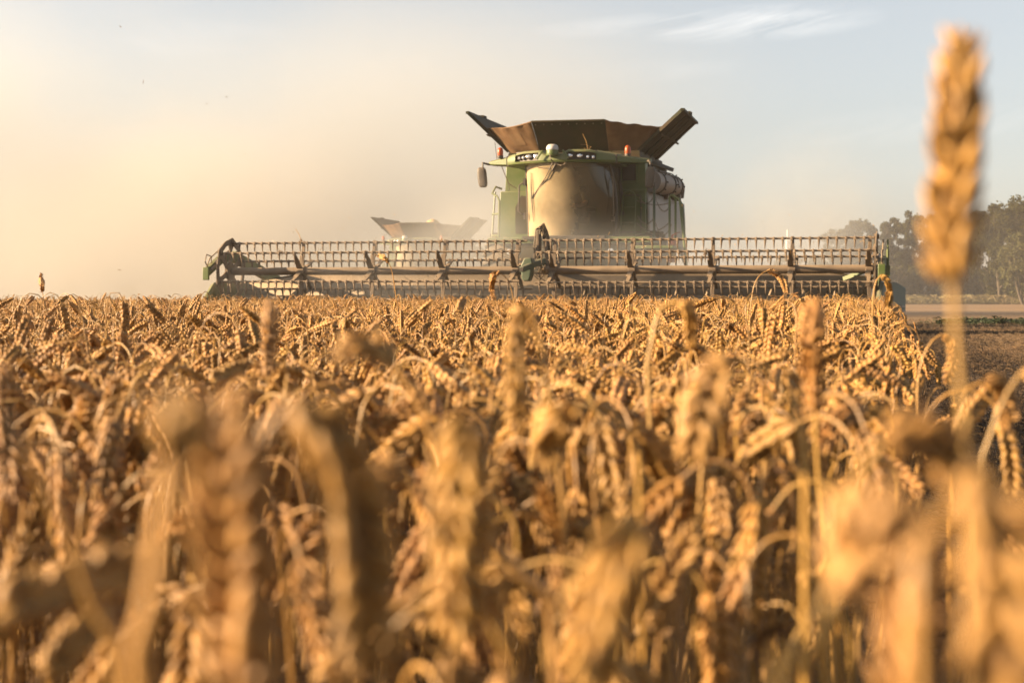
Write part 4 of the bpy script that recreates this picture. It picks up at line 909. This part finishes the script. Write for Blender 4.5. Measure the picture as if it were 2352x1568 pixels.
HAND = [  # (label, distance, stem points low to high, ear points base to tip, ear width), points in the measuring frame
 ('tall upright ear standing alone against the sky, largest blurred stalk at the crop edge', .58, [(2225,1150),(2212,960),(2196,760),(2190,660)], [(2190,655),(2190,490),(2198,290),(2206,62)], .0150),
 ('fat upright ear glowing yellow on its left side, beside the ear with the dark back', .47, [(580,1800),(565,1640)], [(565,1620),(548,1400),(525,1120),(512,890)], .0155),
 ('thick drooping ear with a dark shaded back, arching down next to the glowing upright ear', .50, [(560,1600),(585,1250),(605,1020),(635,925),(665,905)], [(680,912),(745,985),(800,1120),(835,1330),(845,1560)], .0150),
 ('bare slanting stem leaning out over the lower left edge, its ear cut off', .50, [(270,1600),(215,1400),(150,1220),(85,1080),(20,960)], [(0,940),(-60,900),(-140,880),(-230,900)], .013),
 ('broad straight straw rising between the slanting stem and the glowing ear', .36, [(322,1700),(345,1400),(375,1200),(395,1080)], [(397,1060),(405,1000),(418,960),(440,930)], .010),
 ('arched stalk with a long straight stem, hanging ear left of it, before the drive guard', 1.10, [(1300,1250),(1278,1050),(1258,900),(1240,780),(1222,712)], [(1212,705),(1192,735),(1184,860),(1198,1010)], .0118),
 ('upright wheat ear with pale knobbly left side standing clear of the crop near the divider', 1.27, [(1890,1300),(1880,1100),(1872,960)], [(1872,950),(1868,860),(1862,770),(1872,688)], .0118),
 ('hanging ear lit like a string of beads along its left edge, bottom middle', .62, [(1165,1560),(1140,1250),(1120,1040),(1100,970)], [(1085,958),(1058,1020),(1050,1240),(1062,1500)], .0150),
 ('very blurred forked stem in the lower right, ear leaning right', .37, [(1790,1720),(1840,1520),(1905,1390)], [(1915,1370),(1960,1300),(2000,1220),(2020,1120)], .011),
 ('very blurred fat ear filling the lower right corner, bending downward', .33, [(2110,1500),(2140,1250),(2190,1110),(2230,1080)], [(2240,1080),(2290,1170),(2310,1380),(2280,1640)], .0115),
 ('blurred brown ear lying almost level above the lower right corner', .50, [(1900,1300),(1960,1120),(2010,1030)], [(2020,1020),(2090,1000),(2170,1030),(2240,1130)], .0120),
 ('blurred ear standing upright left of the corner ear, at the bottom edge', .40, [(2060,1900),(2075,1700)], [(2080,1660),(2090,1500),(2095,1350),(2110,1220)], .0115),
 ('stalk with a smooth slanting stem and ear nodding left, left of the long straight stem', 1.00, [(1060,1300),(1020,1120),(975,960),(915,845)], [(905,832),(870,800),(820,790),(770,820)], .0112),
 ('upright ear seen dim against the bright canopy below the left reel', 1.85, [(618,1100),(617,930),(616,870)], [(616,865),(617,810),(622,750),(618,690)], .0112),
 ('slender hooked ear curling over in front of the dark stubble at the crop edge', 2.50, [(2106,1000),(2108,880),(2122,815),(2150,772)], [(2162,768),(2184,785),(2190,820),(2172,884)], .0115),
 ('stem leaning right out of the picture before the shaded stubble, ear cut off', 1.15, [(2255,1120),(2275,1000),(2305,920),(2335,868)], [(2345,858),(2380,850),(2410,880),(2425,940)], .0125),
 ('dark drooping ear on a thin arched stem against the shaded stubble', 1.45, [(2185,1100),(2200,960),(2225,890),(2250,875)], [(2258,876),(2290,880),(2310,920),(2316,985)], .0115),
 ('tall thin stalk arching in a wide bow before the reel, right of the ladder', 5.20, [(1722,760),(1726,690),(1736,645),(1758,622)], [(1764,621),(1785,630),(1798,648),(1806,672)], .0125),
 ('tall hooked stalk standing before the right crop divider', 3.90, [(2004,800),(2004,710),(2008,660),(2018,634)], [(2024,631),(2038,645),(2043,672),(2038,706)], .0125),
 ('thick nodding ear rising highest in front of the middle drive guard', 4.70, [(1190,760),(1180,690),(1168,645),(1150,627)], [(1144,624),(1134,634),(1130,658),(1133,690)], .0130),
 ('straight upright ear poking above the horizon at the far left of the crop', 6.50, [(103,760),(101,700),(98,672)], [(98,670),(97,655),(95,640),(94,628)], .0130),
 ('thin stalk bending left over the reel tube before the second harvester', 6.00, [(915,740),(908,670),(902,630),(895,606)], [(892,602),(884,593),(874,588),(862,587)], .0120),
 ('bright arched stem bowing over the canopy, short ear hanging on its right', 1.55, [(1490,900),(1500,780),(1515,712),(1545,692)], [(1556,692),(1580,710),(1588,750),(1586,800)], .0100),
 ('big looping stem with its ear hanging down on the left, right of the middle', .82, [(1850,1160),(1842,1000),(1805,900),(1740,828),(1705,815)], [(1690,818),(1640,870),(1612,960),(1600,1060)], .0150),
 ('stem curving left like a shepherd crook under the canopy, middle right', .92, [(1470,1150),(1450,1010),(1405,945),(1345,930)], [(1330,932),(1285,955),(1262,1010),(1255,1080)], .0135),
 ('blurred drooping ear with bright base crossing the bottom edge, right of the bead-lit ear', .50, [(1560,1500),(1545,1330),(1510,1215),(1485,1195)], [(1470,1192),(1420,1270),(1385,1420),(1350,1600)], .0145),
 ('short stem bent left in the dark gap beneath the canopy, middle', .80, [(1270,1480),(1230,1360),(1175,1285),(1120,1238)], [(1110,1235),(1085,1245),(1068,1275),(1060,1310)], .010),
 ('smooth stem with a nodding ear left of the bead-lit ear', .70, [(1035,1500),(1015,1280),(985,1150),(945,1100)], [(930,1092),(895,1090),(860,1110),(840,1160)], .0125),
]
rg = np.random.default_rng(77)
for (lab, Z, sp, ep, w) in HAND:
    ear = smooth_path([P(x, y, Z+.02*i*(rg.random()-.3)*Z) for i, (x, y) in enumerate(ep)], 26); sP = [P(x, y, Z) for x, y in sp]
    low = sP[0]; foot = np.array([low[0]+.02*rg.normal(), Z+.02*rg.normal(), 0.0])
    if low[2] > .03: sP = [foot] + ([(foot+low)/2+np.array([.004, 0, 0])] if low[2] > .2 else []) + sP
    stem = smooth_path(sP+[ear[0]], 40); org = np.array([stem[0][0], stem[0][1], 0.0]); stem = stem-org; ear = ear-org
    a_ = NPM(); a_.tube(stem, np.linspace(.0022, .0016, len(stem)) *(1.25 if Z == 1.10 else 1) if w > .0105 else np.linspace(.0034, .0024, len(stem)), 10); b_ = NPM(); add_ear(b_, ear, w, 2, rg, 0, 1.2 if Z == .58 else None)
    c_ = NPM(); add_leaf(c_, stem[12], rg.uniform(0, 6.28), .14, .008, rg, 0, 12)
    place_stalk((a_.mesh('stem', MT['straw']), b_.mesh('ear', MT['ear']), c_.mesh('leaf', MT['blade']) if Z > .6 else None), tuple(org), (0, 0, 0), 1.0, lab, 'single wheat stalks that stand out')
rg = np.random.default_rng(5); cnt = 0; tries = 0; spots = []
WORDS = {'upright': 'upright', 'tilted': 'slanting', 'nodding': 'nodding', 'hooked': 'hooked, hanging'}
while cnt < 300-len(HAND) and tries < 20000:
    tries += 1
    Y = NEAR*rg.uniform((.60/NEAR)**3.2, 1)**(1/3.2); X = rg.uniform(-1, 1)*(FR*Y+.08)
    if X > edge_x(Y)+.02: continue
    if any((X-a)**2+(Y-c)**2 < .022**2 for a, c in spots) or (abs(X-.022*Y) < .035*Y and .55 < Y < .98): continue
    spots.append((X, Y)); k = rg.integers(0, len(near_set)); kind, ms, me_, ml, _ = near_set[k]
    top = min((.565 if Y > 1.2 else .53)*np.clip(rg.normal(1.0, .06), .84, 1.10), CAM_H-.08-.03*max(0, 1-Y)); 
    xp = X/(FR*Y); third = 'left' if xp < -.33 else 'right' if xp > .33 else 'middle'
    dist = 'closest' if Y < .75 else 'middle' if Y < 1.15 else 'rear'
    lab = '%s ripe wheat ear in the %s rank of blurred stalks, %s of the crop' % (WORDS[kind], dist, third)
    rz = rg.uniform(0, 6.283)
    place_stalk((ms, me_, ml), (X, Y, 0), (rg.normal(0, .06), rg.normal(0, .06), rz), top/.62, lab, G_W + ', %s %s %s' % (kind, dist, third)); cnt += 1

# ------------------------------------------------------------------ stubble, weeds, dry grass
def stub_form(seed, n=7):
    rg = np.random.default_rng(seed); m = NPM()
    for i in range(n):
        b0 = np.array([rg.uniform(-.03, .03), rg.uniform(-.10, .10), -.01]); d = np.array([rg.normal(0, .15), rg.normal(0, .15), 1])*rg.uniform(.035, .085); m.tube(np.array([b0, b0+d*.5, b0+d]), .0026, 3)
    for i in range(4):
        b0 = np.array([rg.uniform(-.12, .12), rg.uniform(-.12, .12), rg.uniform(.01, .05)]); a = rg.uniform(0, 6.28); d = np.array([math.cos(a), math.sin(a), rg.normal(0, .15)])*rg.uniform(.06, .16); m.tube(np.array([b0, b0+d*.5+[0, 0, .01], b0+d]), .0024, 3)
    return m.mesh('stubble_form', MT['stub'])
rg = np.random.default_rng(8); pts = []
for (y0, y1, dens, x1) in ((1.5, 9, 70, 2.5), (9, 30, 34, 5), (30, 75, 7, 9)):
    n = int((y1-y0)*(.36*y1+3)*dens*1.3); Y = rg.uniform(y0, y1, n); X = rg.uniform(-2, .36*y1+1.5, n); ok = (X < .36*Y+1.2) & ~in_crop(X, Y) & ((X > edge_x(Y)-.05) | (Y > 27)); pts.append(np.stack([X[ok], Y[ok]], -1))
pts = np.concatenate(pts)
# cut rows run along the machine's heading
lx = (pts[:, 0]-HEAD.x)*math.cos(A15) - (pts[:, 1]-HEAD.y)*math.sin(A15); ly = (pts[:, 0]-HEAD.x)*math.sin(A15) + (pts[:, 1]-HEAD.y)*math.cos(A15)
lx = np.round(lx/.15)*.15 + rg.normal(0, .015, len(lx)); px_ = HEAD.x + lx*math.cos(A15) + ly*math.sin(A15); py_ = HEAD.y - lx*math.sin(A15) + ly*math.cos(A15); n = len(lx)
scatter('stubble', np.stack([px_, py_, ground_z(px_, py_)], -1), np.stack([np.zeros(n), np.zeros(n), np.full(n, -A15)+rg.normal(0, .1, n)], -1), rg.uniform(.8, 1.2, n), rg.integers(0, 8, n), [stub_form(500+i) for i in range(8)], 'short cut stubble and loose straw on the harvested ground', 'stubble')
def tuft_form(seed, nb, h, w, m_, spread, leafy=False):
    rg = np.random.default_rng(seed); m = NPM()
    for i in range(nb):
        add_leaf(m, np.array([rg.normal(0, spread), rg.normal(0, spread), h*rg.uniform(0, .55) if leafy else 0]), rg.uniform(0, 6.28), h*rg.uniform(.5, 1.1), w*rg.uniform(.7, 1.2), rg, 0, 5, .55 if not leafy else .8)
    return m.mesh('tuft_form', m_)
n = 420; X = 11.6+np.abs(rg.normal(0, 2.6, n))+rg.normal(0, .3, n); Y = 41.5-(X-11.6)*.8+rg.normal(0, .7, n)*np.clip((X-10)/2.5, .2, 1.5)
X2 = rg.uniform(14, 22, 30); Y2 = 62+rg.normal(0, 1.0, 30); X = np.concatenate([X, X2]); Y = np.concatenate([Y, Y2]); n = len(X)
scatter('weeds', np.stack([X, Y, ground_z(X, Y)], -1), np.stack([np.zeros(n), np.zeros(n), rg.uniform(0, 6.28, n)], -1), rg.uniform(.15, .8, n)*np.where(np.arange(n) < 420, 1, .45), rg.integers(0, 4, n), [tuft_form(600+i, 26, .34, .07, MT['weed'], .12, True) for i in range(4)], 'low green weeds growing in strips across the stubble', 'weeds')
n = 2600; X = rg.uniform(30, 92, n); Y = 198+rg.normal(0, 3.0, n)
scatter('tall_grass', np.stack([X, Y, ground_z(X, Y)], -1), np.stack([np.zeros(n), np.zeros(n), rg.uniform(0, 6.28, n)], -1), rg.uniform(.6, 1.3, n), rg.integers(0, 4, n), [tuft_form(700+i, 22, 1.5, .10, MT['drygrass'], .35) for i in range(4)], 'pale dry grass along the far edge of the stubble', 'grass')

# ------------------------------------------------------------------ trees
def tree_meshes(seed, h, w, stems, clumps, leafs, lsize, mleaf, low=.25, stiff=1.0):
    rg = np.random.default_rng(seed); tr = MB(); tips = []
    for s_ in range(stems):
        a = rg.uniform(0, 6.28); lean = rg.uniform(.02, .16)*w; base = np.array([math.cos(a), math.sin(a), 0])*(.25*w*.2*(stems > 1)); n_ = 7; pp = []
        for i in range(n_):
            f = i/(n_-1); pp.append(base+np.array([math.cos(a)*lean*f*2.2, math.sin(a)*lean*f*2.2, h*.93*f])+rg.normal(0, .06, 3)*[1, 1, 0]*h*.08)
        tr.tube([tuple(p) for p in pp], [max(.02, .02*h*(1-f)*.9+.015) for f in np.linspace(0, 1, n_)], 7)
        for j in range(7):
            f = rg.uniform(low, .9); k = f*(n_-1); i = int(k); p0 = pp[i]*(1-(k-i))+pp[min(i+1, n_-1)]*(k-i); az_ = rg.uniform(0, 6.28); L = w*.5*rg.uniform(.5, 1.0)*(1.15-f)
            p1 = p0+np.array([math.cos(az_)*L*.6, math.sin(az_)*L*.6, L*.55*stiff]); p2 = p0+np.array([math.cos(az_)*L, math.sin(az_)*L, L*1.2*stiff]); tr.tube([tuple(p0), tuple(p1), tuple(p2)], [.012*h*(1-f)+.01, .03, .012], 5); tips += [p1, p2]
        tips += [pp[-1], pp[-2], pp[-3]]
    C = [];
    for i in range(clumps):
        f = rg.uniform(low, 1.0)**.9; rad = w*.5*(.35+.75*math.sin(math.pi*min(1, (f-low)/(1-low)*.82+.12))); a = rg.uniform(0, 6.28); r_ = rad*math.sqrt(rg.uniform(.05, 1))*.85
        if rg.random() < .45: c = tips[rg.integers(len(tips))]+rg.normal(0, .05*h, 3)
        else: c = np.array([math.cos(a)*r_, math.sin(a)*r_, h*f*.97])
        if c[2] < low*h*.7: c[2] = low*h*rg.uniform(.8, 1.3)
        C.append((c, w*rg.uniform(.07, .17)))
    V = []; per = leafs//clumps
    for c, r_ in C:
        d = rg.normal(0, 1, (per, 3)); d /= np.linalg.norm(d, axis=1, keepdims=True); pos = c+d*r_*rg.uniform(.35, 1.05, (per, 1))*np.array([1, 1, .85])
        u = rg.normal(0, 1, (per, 3)); u /= np.linalg.norm(u, axis=1, keepdims=True); v_ = np.cross(u, rg.normal(0, 1, (per, 3))); v_ /= np.linalg.norm(v_, axis=1, keepdims=True)
        sz = lsize*rg.uniform(.6, 1.3, (per, 1)); V.append(np.stack([pos-u*sz*.6, pos+v_*sz*.35, pos+u*sz*.6, pos-v_*sz*.35], 1).reshape(-1, 3))
    V = np.concatenate(V); k = np.arange(len(V)//4)*4
    return tr.mesh('trunk', MT['bark']), np_mesh('crown', V, [np.stack([k, k+1, k+2, k+3], -1)], mleaf, smooth=False)
TM = {'poplar': [tree_meshes(40+i, 11, 5.0, 3, 64, 9000, .30, MT['leafA'], .18) for i in range(4)],
      'dense': [tree_meshes(50+i, 12.5, 7.5, 2, 90, 13000, .30, MT['leafA'], .08) for i in range(2)],
      'willow': [tree_meshes(60+i, 8.5, 6.5, 3, 55, 7000, .26, MT['leafB'], .08) for i in range(2)],
      'shrub': [tree_meshes(70+i, 4.6, 5.2, 4, 44, 5200, .28, MT['leafA' if i else 'leafB'], .04) for i in range(2)]}
def tree(name, kind, k, X, Y, s, rz, label, group, sz=None):
    t = empty(name, (X, Y, float(ground_z(X, Y))), rz); t.scale = (s*(sz or 1), s*(sz or 1), s*.93); tag(t, label, 'shrub' if kind == 'shrub' else 'tree', group)
    if kind == 'poplar': t.scale.z *= 1.10
    tr, cr = TM[kind][k]
    for nm, me in (('trunk', tr), ('crown', cr)):
        o = bpy.data.objects.new(nm, me); COL.objects.link(o); o.parent = t
GT = 'trees along the far field edge'
def tx(xd, Y): return (xd-1176)/FD*Y
for i, (xd, Y, kind, k, s, sz, lab) in enumerate([
    (1915, 210, 'poplar', 0, .86, 1.1, 'broad pale poplar at the left end of the tree row, right above the reel end'),
    (1950, 212, 'poplar', 1, .92, 1.0, 'second poplar from the left end of the tree row, rounded top'),
    (1988, 214, 'poplar', 2, .98, .85, 'poplar with a separate leafy top left of the gap in the tree row'),
    (2040, 208, 'poplar', 3, 1.00, .9, 'open poplar with bare leaning trunks right of the gap in the tree row'),
    (2072, 212, 'poplar', 0, 1.0, .8, 'slim poplar between the two open gaps, trunks showing below'),
    (2104, 214, 'poplar', 1, 1.04, .8, 'tall slim poplar just left of the big blurred ear'),
    (2136, 216, 'poplar', 2, 1.06, .85, 'poplar half hidden by the big blurred ear, on its left'),
    (2175, 214, 'poplar', 3, 1.06, .9, 'poplar hidden behind the big blurred ear'),
    (2215, 206, 'dense', 0, .92, .8, 'dark tree looking out right behind the big blurred ear'),
    (2262, 200, 'dense', 1, 1.0, .8, 'dark dense tree right of the big blurred ear'),
    (2300, 196, 'dense', 0, 1.08, .75, 'tallest dark tree with ragged crown, second from the right picture edge'),
    (2345, 198, 'dense', 1, 1.10, .8, 'dark tree crown cut by the right picture edge'),
    (2352, 184, 'willow', 0, 1.02, .9, 'pale rounded willow in front of the dark trees at the right edge'),
    (1806, 255, 'willow', 1, .98, .9, 'round hazy tree left of the mast, seen through the reel'),
    (1872, 255, 'willow', 0, .92, .85, 'round hazy tree right of the mast, seen through the reel'),
    (2400, 195, 'dense', 0, 1.1, .9, 'dark tree just outside the right picture edge'),
    ]):
    tree('poplar_tree' if kind == 'poplar' else 'willow_tree' if kind == 'willow' else 'broadleaf_tree', kind, k, tx(xd, Y), Y, s, i*1.3, lab, GT, sz)
for i in range(15):
    xd = 1900+i*33+(i % 3)*6; Y = 201+(i % 4)
    if xd > 2130 and xd < 2230: lab = 'low bush under the tree row, hidden by the blurred stem'
    else: lab = 'low bushy undergrowth shrub under the %s, number of bushes close together' % ('poplars' if xd < 2130 else 'dark trees')
    lab = lab.replace(', number of bushes close together', ' along the far stubble edge')
    tree('field_shrub', 'shrub', i % 2, tx(xd, Y), Y, .70+.45*((i*7) % 5)/4, i*.9, lab, 'shrubs under the trees' + (' right' if xd >= 2130 else ' left'), 1.1)
for (xd, Y, kind, k, s, sz, lab) in [(160, 440, 'dense', 1, .44, 1.9, 'hazy round tree on the horizon behind the upright ear at far left'), (300, 450, 'dense', 0, .33, 2.4, 'faint low tree on the horizon right of the utility pole'),
    (378, 450, 'dense', 0, .37, 2.6, 'faint tree clump on the horizon left of the reel end'), (418, 450, 'dense', 1, .38, 2.4, 'faint flat topped trees on the horizon between pole and reel'), (482, 450, 'dense', 0, .39, 2.0, 'faint tree on the horizon closest to the reel end')]:
    tree('horizon_tree', kind, k, tx(xd, Y), Y, s, xd*.1, lab, 'hazy trees on the left horizon', sz)

# mast and utility pole
mY = 300.0; mX = tx(1808, mY); ma = empty('radio_mast', (mX, mY, -.5)); tag(ma, 'thin radio mast with a white antenna above the hazy round trees', 'mast')
b = MB()
for sx, sy in ((-.5,-.5),(.5,-.5),(.5,.5),(-.5,.5)): b.tube([(sx*.9,sy*.9,0),(sx*.45,sy*.45,11.5)],.06,5)
for i in range(16):
    z0_, z1_ = i*.72, (i+1)*.72; r0, r1 = .45-.225*z0_/11.5, .45-.225*z1_/11.5; s_ = 1 if i % 2 else -1
    b.tube([(-s_*r0,-r0,z0_),(s_*r1,-r1,z1_)],.035,4); b.tube([(r0,-s_*r0,z0_),(r1,s_*r1,z1_)],.035,4)
b.obj('lattice', MT['mast'], ma)
b = MB()
for k in range(3): a = k*2.1+.5; b.box(math.cos(a)*.7-.14,math.cos(a)*.7+.14,math.sin(a)*.7-.1,math.sin(a)*.7+.1,9.3,11.2)
b.obj('panel_antenna', MT['mast'], ma); MB().tube([(0,0,11.4),(0,0,12.0),(0,0,12.05),(0,0,13.3),(0,0,13.35)],[.06,.06,.17,.17,.05],10).obj('rod_antenna', MT['mast'], ma)
pY = 420.0; pX = tx(230, pY); up = empty('utility_pole', (pX, pY, -.5)); tag(up, 'thin utility pole with drooping wires on the hazy left horizon', 'utility pole')
MB().tube([(0,0,0),(0,0,5.3)],[.16,.12],8).obj('pole', MT['wood'], up)
b = MB()
for (dx, dz, dy) in ((-34,-1.3,4),(36,-1.0,-4)): b.tube([(dx*t_,dy*t_,5.15+dz*t_-2.0*t_*(1-t_)*.35) for t_ in np.linspace(0,1,12)],.035,4)
b.obj('wire', MT['black'], up)

# bits of straw and chaff flying in the air
rgm = random.Random(4)
for (x4, y4, Y, L, sh, lab) in [(482,107,22,.05,1,'bright forked flake of chaff flying highest in the upper left sky'),(573,328,20,.07,0,'straight splinter of straw floating upright in the left sky'),(907,388,24,.05,1,'forked chaff flake flying rightmost of the group in the left sky'),(827,415,24,.04,1,'small bent chaff flake just left of the rightmost forked flake'),
    (258,487,24,.035,1,'faint chaff flake low in the left sky'),(785,182,24,.02,0,'tiny dark speck of chaff in the upper left sky'),(980,617,24,.04,1,'faint bent chaff flake above the dust left of the harvester'),(478,1080,24,.09,0,'blurred flake of straw flying low over the wheat left of the reel'),(1196,767,26,.025,0,'tiny speck of chaff over the second harvester')]:
    c = P(x4/1.7415, y4/1.7415, Y); b = MB()
    if sh: b.tube([(-L*.5,0,L*.35),(0,0,0),(L*.45,0,-L*.25)],[.003,.006,.003],5); b.tube([(0,0,0),(-L*.1,.01,-L*.35)],.004,5)
    elif 'low over' in lab: b.tube([(-L*.5,0,.004),(0,0,.008),(L*.5,0,0)],[.003,.008,.003],5)
    else: b.tube([(L*.1,0,L*.5),(0,0,0),(-L*.05,0,-L*.5)],[.003,.0055,.003],5)
    b.v = [tuple(.7*q for q in p) for p in b.v]; o = b.obj('chaff_flake', MT['straw'], loc=tuple(c)); tag(o, lab, 'chaff', 'chaff flying in the air')

b = MB()
for i in range(260):
    lx_, ly_ = rgm.uniform(-6,6), rgm.uniform(.6,3.2); z_ = .9+abs(rgm.gauss(0,.55)); c = Vector(to_world(lx_,ly_,z_)); d = Vector((rgm.gauss(0,1),rgm.gauss(0,1),rgm.gauss(0,1))).normalized()*rgm.uniform(.012,.035); b.tube([c-d,c+d],.004,4)
tag(b.obj('chaff', MT['straw']), 'fine chaff whirling in the dust behind the reel', 'chaff', kind='stuff')
# ------------------------------------------------------------------ dust clouds and haze
def dust(name, c, r, dens, label, color=(.575,.59,.585), nscale=1.2, thr=.35, seed=0.0, aniso=.25):
    m = bpy.data.materials.new(name); m.use_nodes = True; t = m.node_tree; t.nodes.clear(); o = t.nodes.new('ShaderNodeOutputMaterial')
    pv = t.nodes.new('ShaderNodeVolumePrincipled'); pv.inputs['Color'].default_value = (*color, 1); pv.inputs['Anisotropy'].default_value = aniso
    tcn = t.nodes.new('ShaderNodeTexCoord'); ln = t.nodes.new('ShaderNodeVectorMath'); ln.operation = 'DOT_PRODUCT'; t.links.new(tcn.outputs['Object'], ln.inputs[0]); t.links.new(tcn.outputs['Object'], ln.inputs[1])
    fall = M(t, 'MAXIMUM', M(t, 'SUBTRACT', 1.0, ln.outputs['Value']), 0.0)
    mp = t.nodes.new('ShaderNodeMapping'); mp.inputs['Location'].default_value = (seed, seed*1.7, 0); mp.inputs['Scale'].default_value = tuple(x/max(r) for x in r); t.links.new(tcn.outputs['Object'], mp.inputs[0])
    nz = t.nodes.new('ShaderNodeTexNoise'); nz.inputs['Scale'].default_value = nscale; nz.inputs['Detail'].default_value = 3; t.links.new(mp.outputs[0], nz.inputs[0])
    nn = M(t, 'MAXIMUM', M(t, 'MULTIPLY', M(t, 'SUBTRACT', nz.outputs['Fac'], thr), 1/(.62-thr)), 0.0)
    t.links.new(M(t, 'MULTIPLY', M(t, 'MULTIPLY', M(t, 'POWER', fall, 2.2), nn), dens), pv.inputs['Density']); t.links.new(pv.outputs[0], o.inputs['Volume'])
    me = bpy.data.meshes.new(name); bm = bmesh.new(); bmesh.ops.create_icosphere(bm, subdivisions=3, radius=1.0); bm.to_mesh(me); bm.free(); me.materials.append(m)
    ob = bpy.data.objects.new(name, me); COL.objects.link(ob); ob.location = c; ob.scale = r; tag(ob, label, 'dust', kind='stuff'); return ob
dust('dust_cloud', (-26, 96, .5), (66, 24, 23), .15, 'thick golden dust drifting left behind the reel', seed=1.0, nscale=2.9, thr=.38)
dust('dust_cloud', (-8, 52, .5), (16, 7, 7.5), .24, 'swelling dust plume between the two harvesters', seed=3.3, nscale=1.9, thr=.34, color=(.575,.555,.515))
dust('dust_cloud', (.2, 29.6, .9), (7.5, 1.7, 1.5), .50, 'thin veil of dust hanging about the reel', seed=9.1, nscale=3.0, thr=.38)
dust('dust_cloud', (-.4, 30.8, 1.2), (2.6, 1.5, 2.1), .62, 'swirling dust in front of the harvester cab', seed=4.2, nscale=1.5, thr=.36)
dust('dust_cloud', (14.5, 78, 4.0), (4.8, 5.0, 6.0), .15, 'faint yellowish puff of dust in the sky right of the harvester', seed=7.7, nscale=1.3, thr=.33)
hz = bpy.data.materials.new('haze'); hz.use_nodes = True; t = hz.node_tree; t.nodes.clear(); o = t.nodes.new('ShaderNodeOutputMaterial'); pv = t.nodes.new('ShaderNodeVolumePrincipled')
pv.inputs['Color'].default_value = (.74, .70, .65, 1); pv.inputs['Density'].default_value = .0006; pv.inputs['Anisotropy'].default_value = .3; t.links.new(pv.outputs[0], o.inputs['Volume'])
b = MB(); b.box(-260, 260, -40, 640, -1.6, 15.5); ho = b.obj('haze', hz); tag(ho, 'warm dusty evening haze over the field', 'haze', kind='stuff')
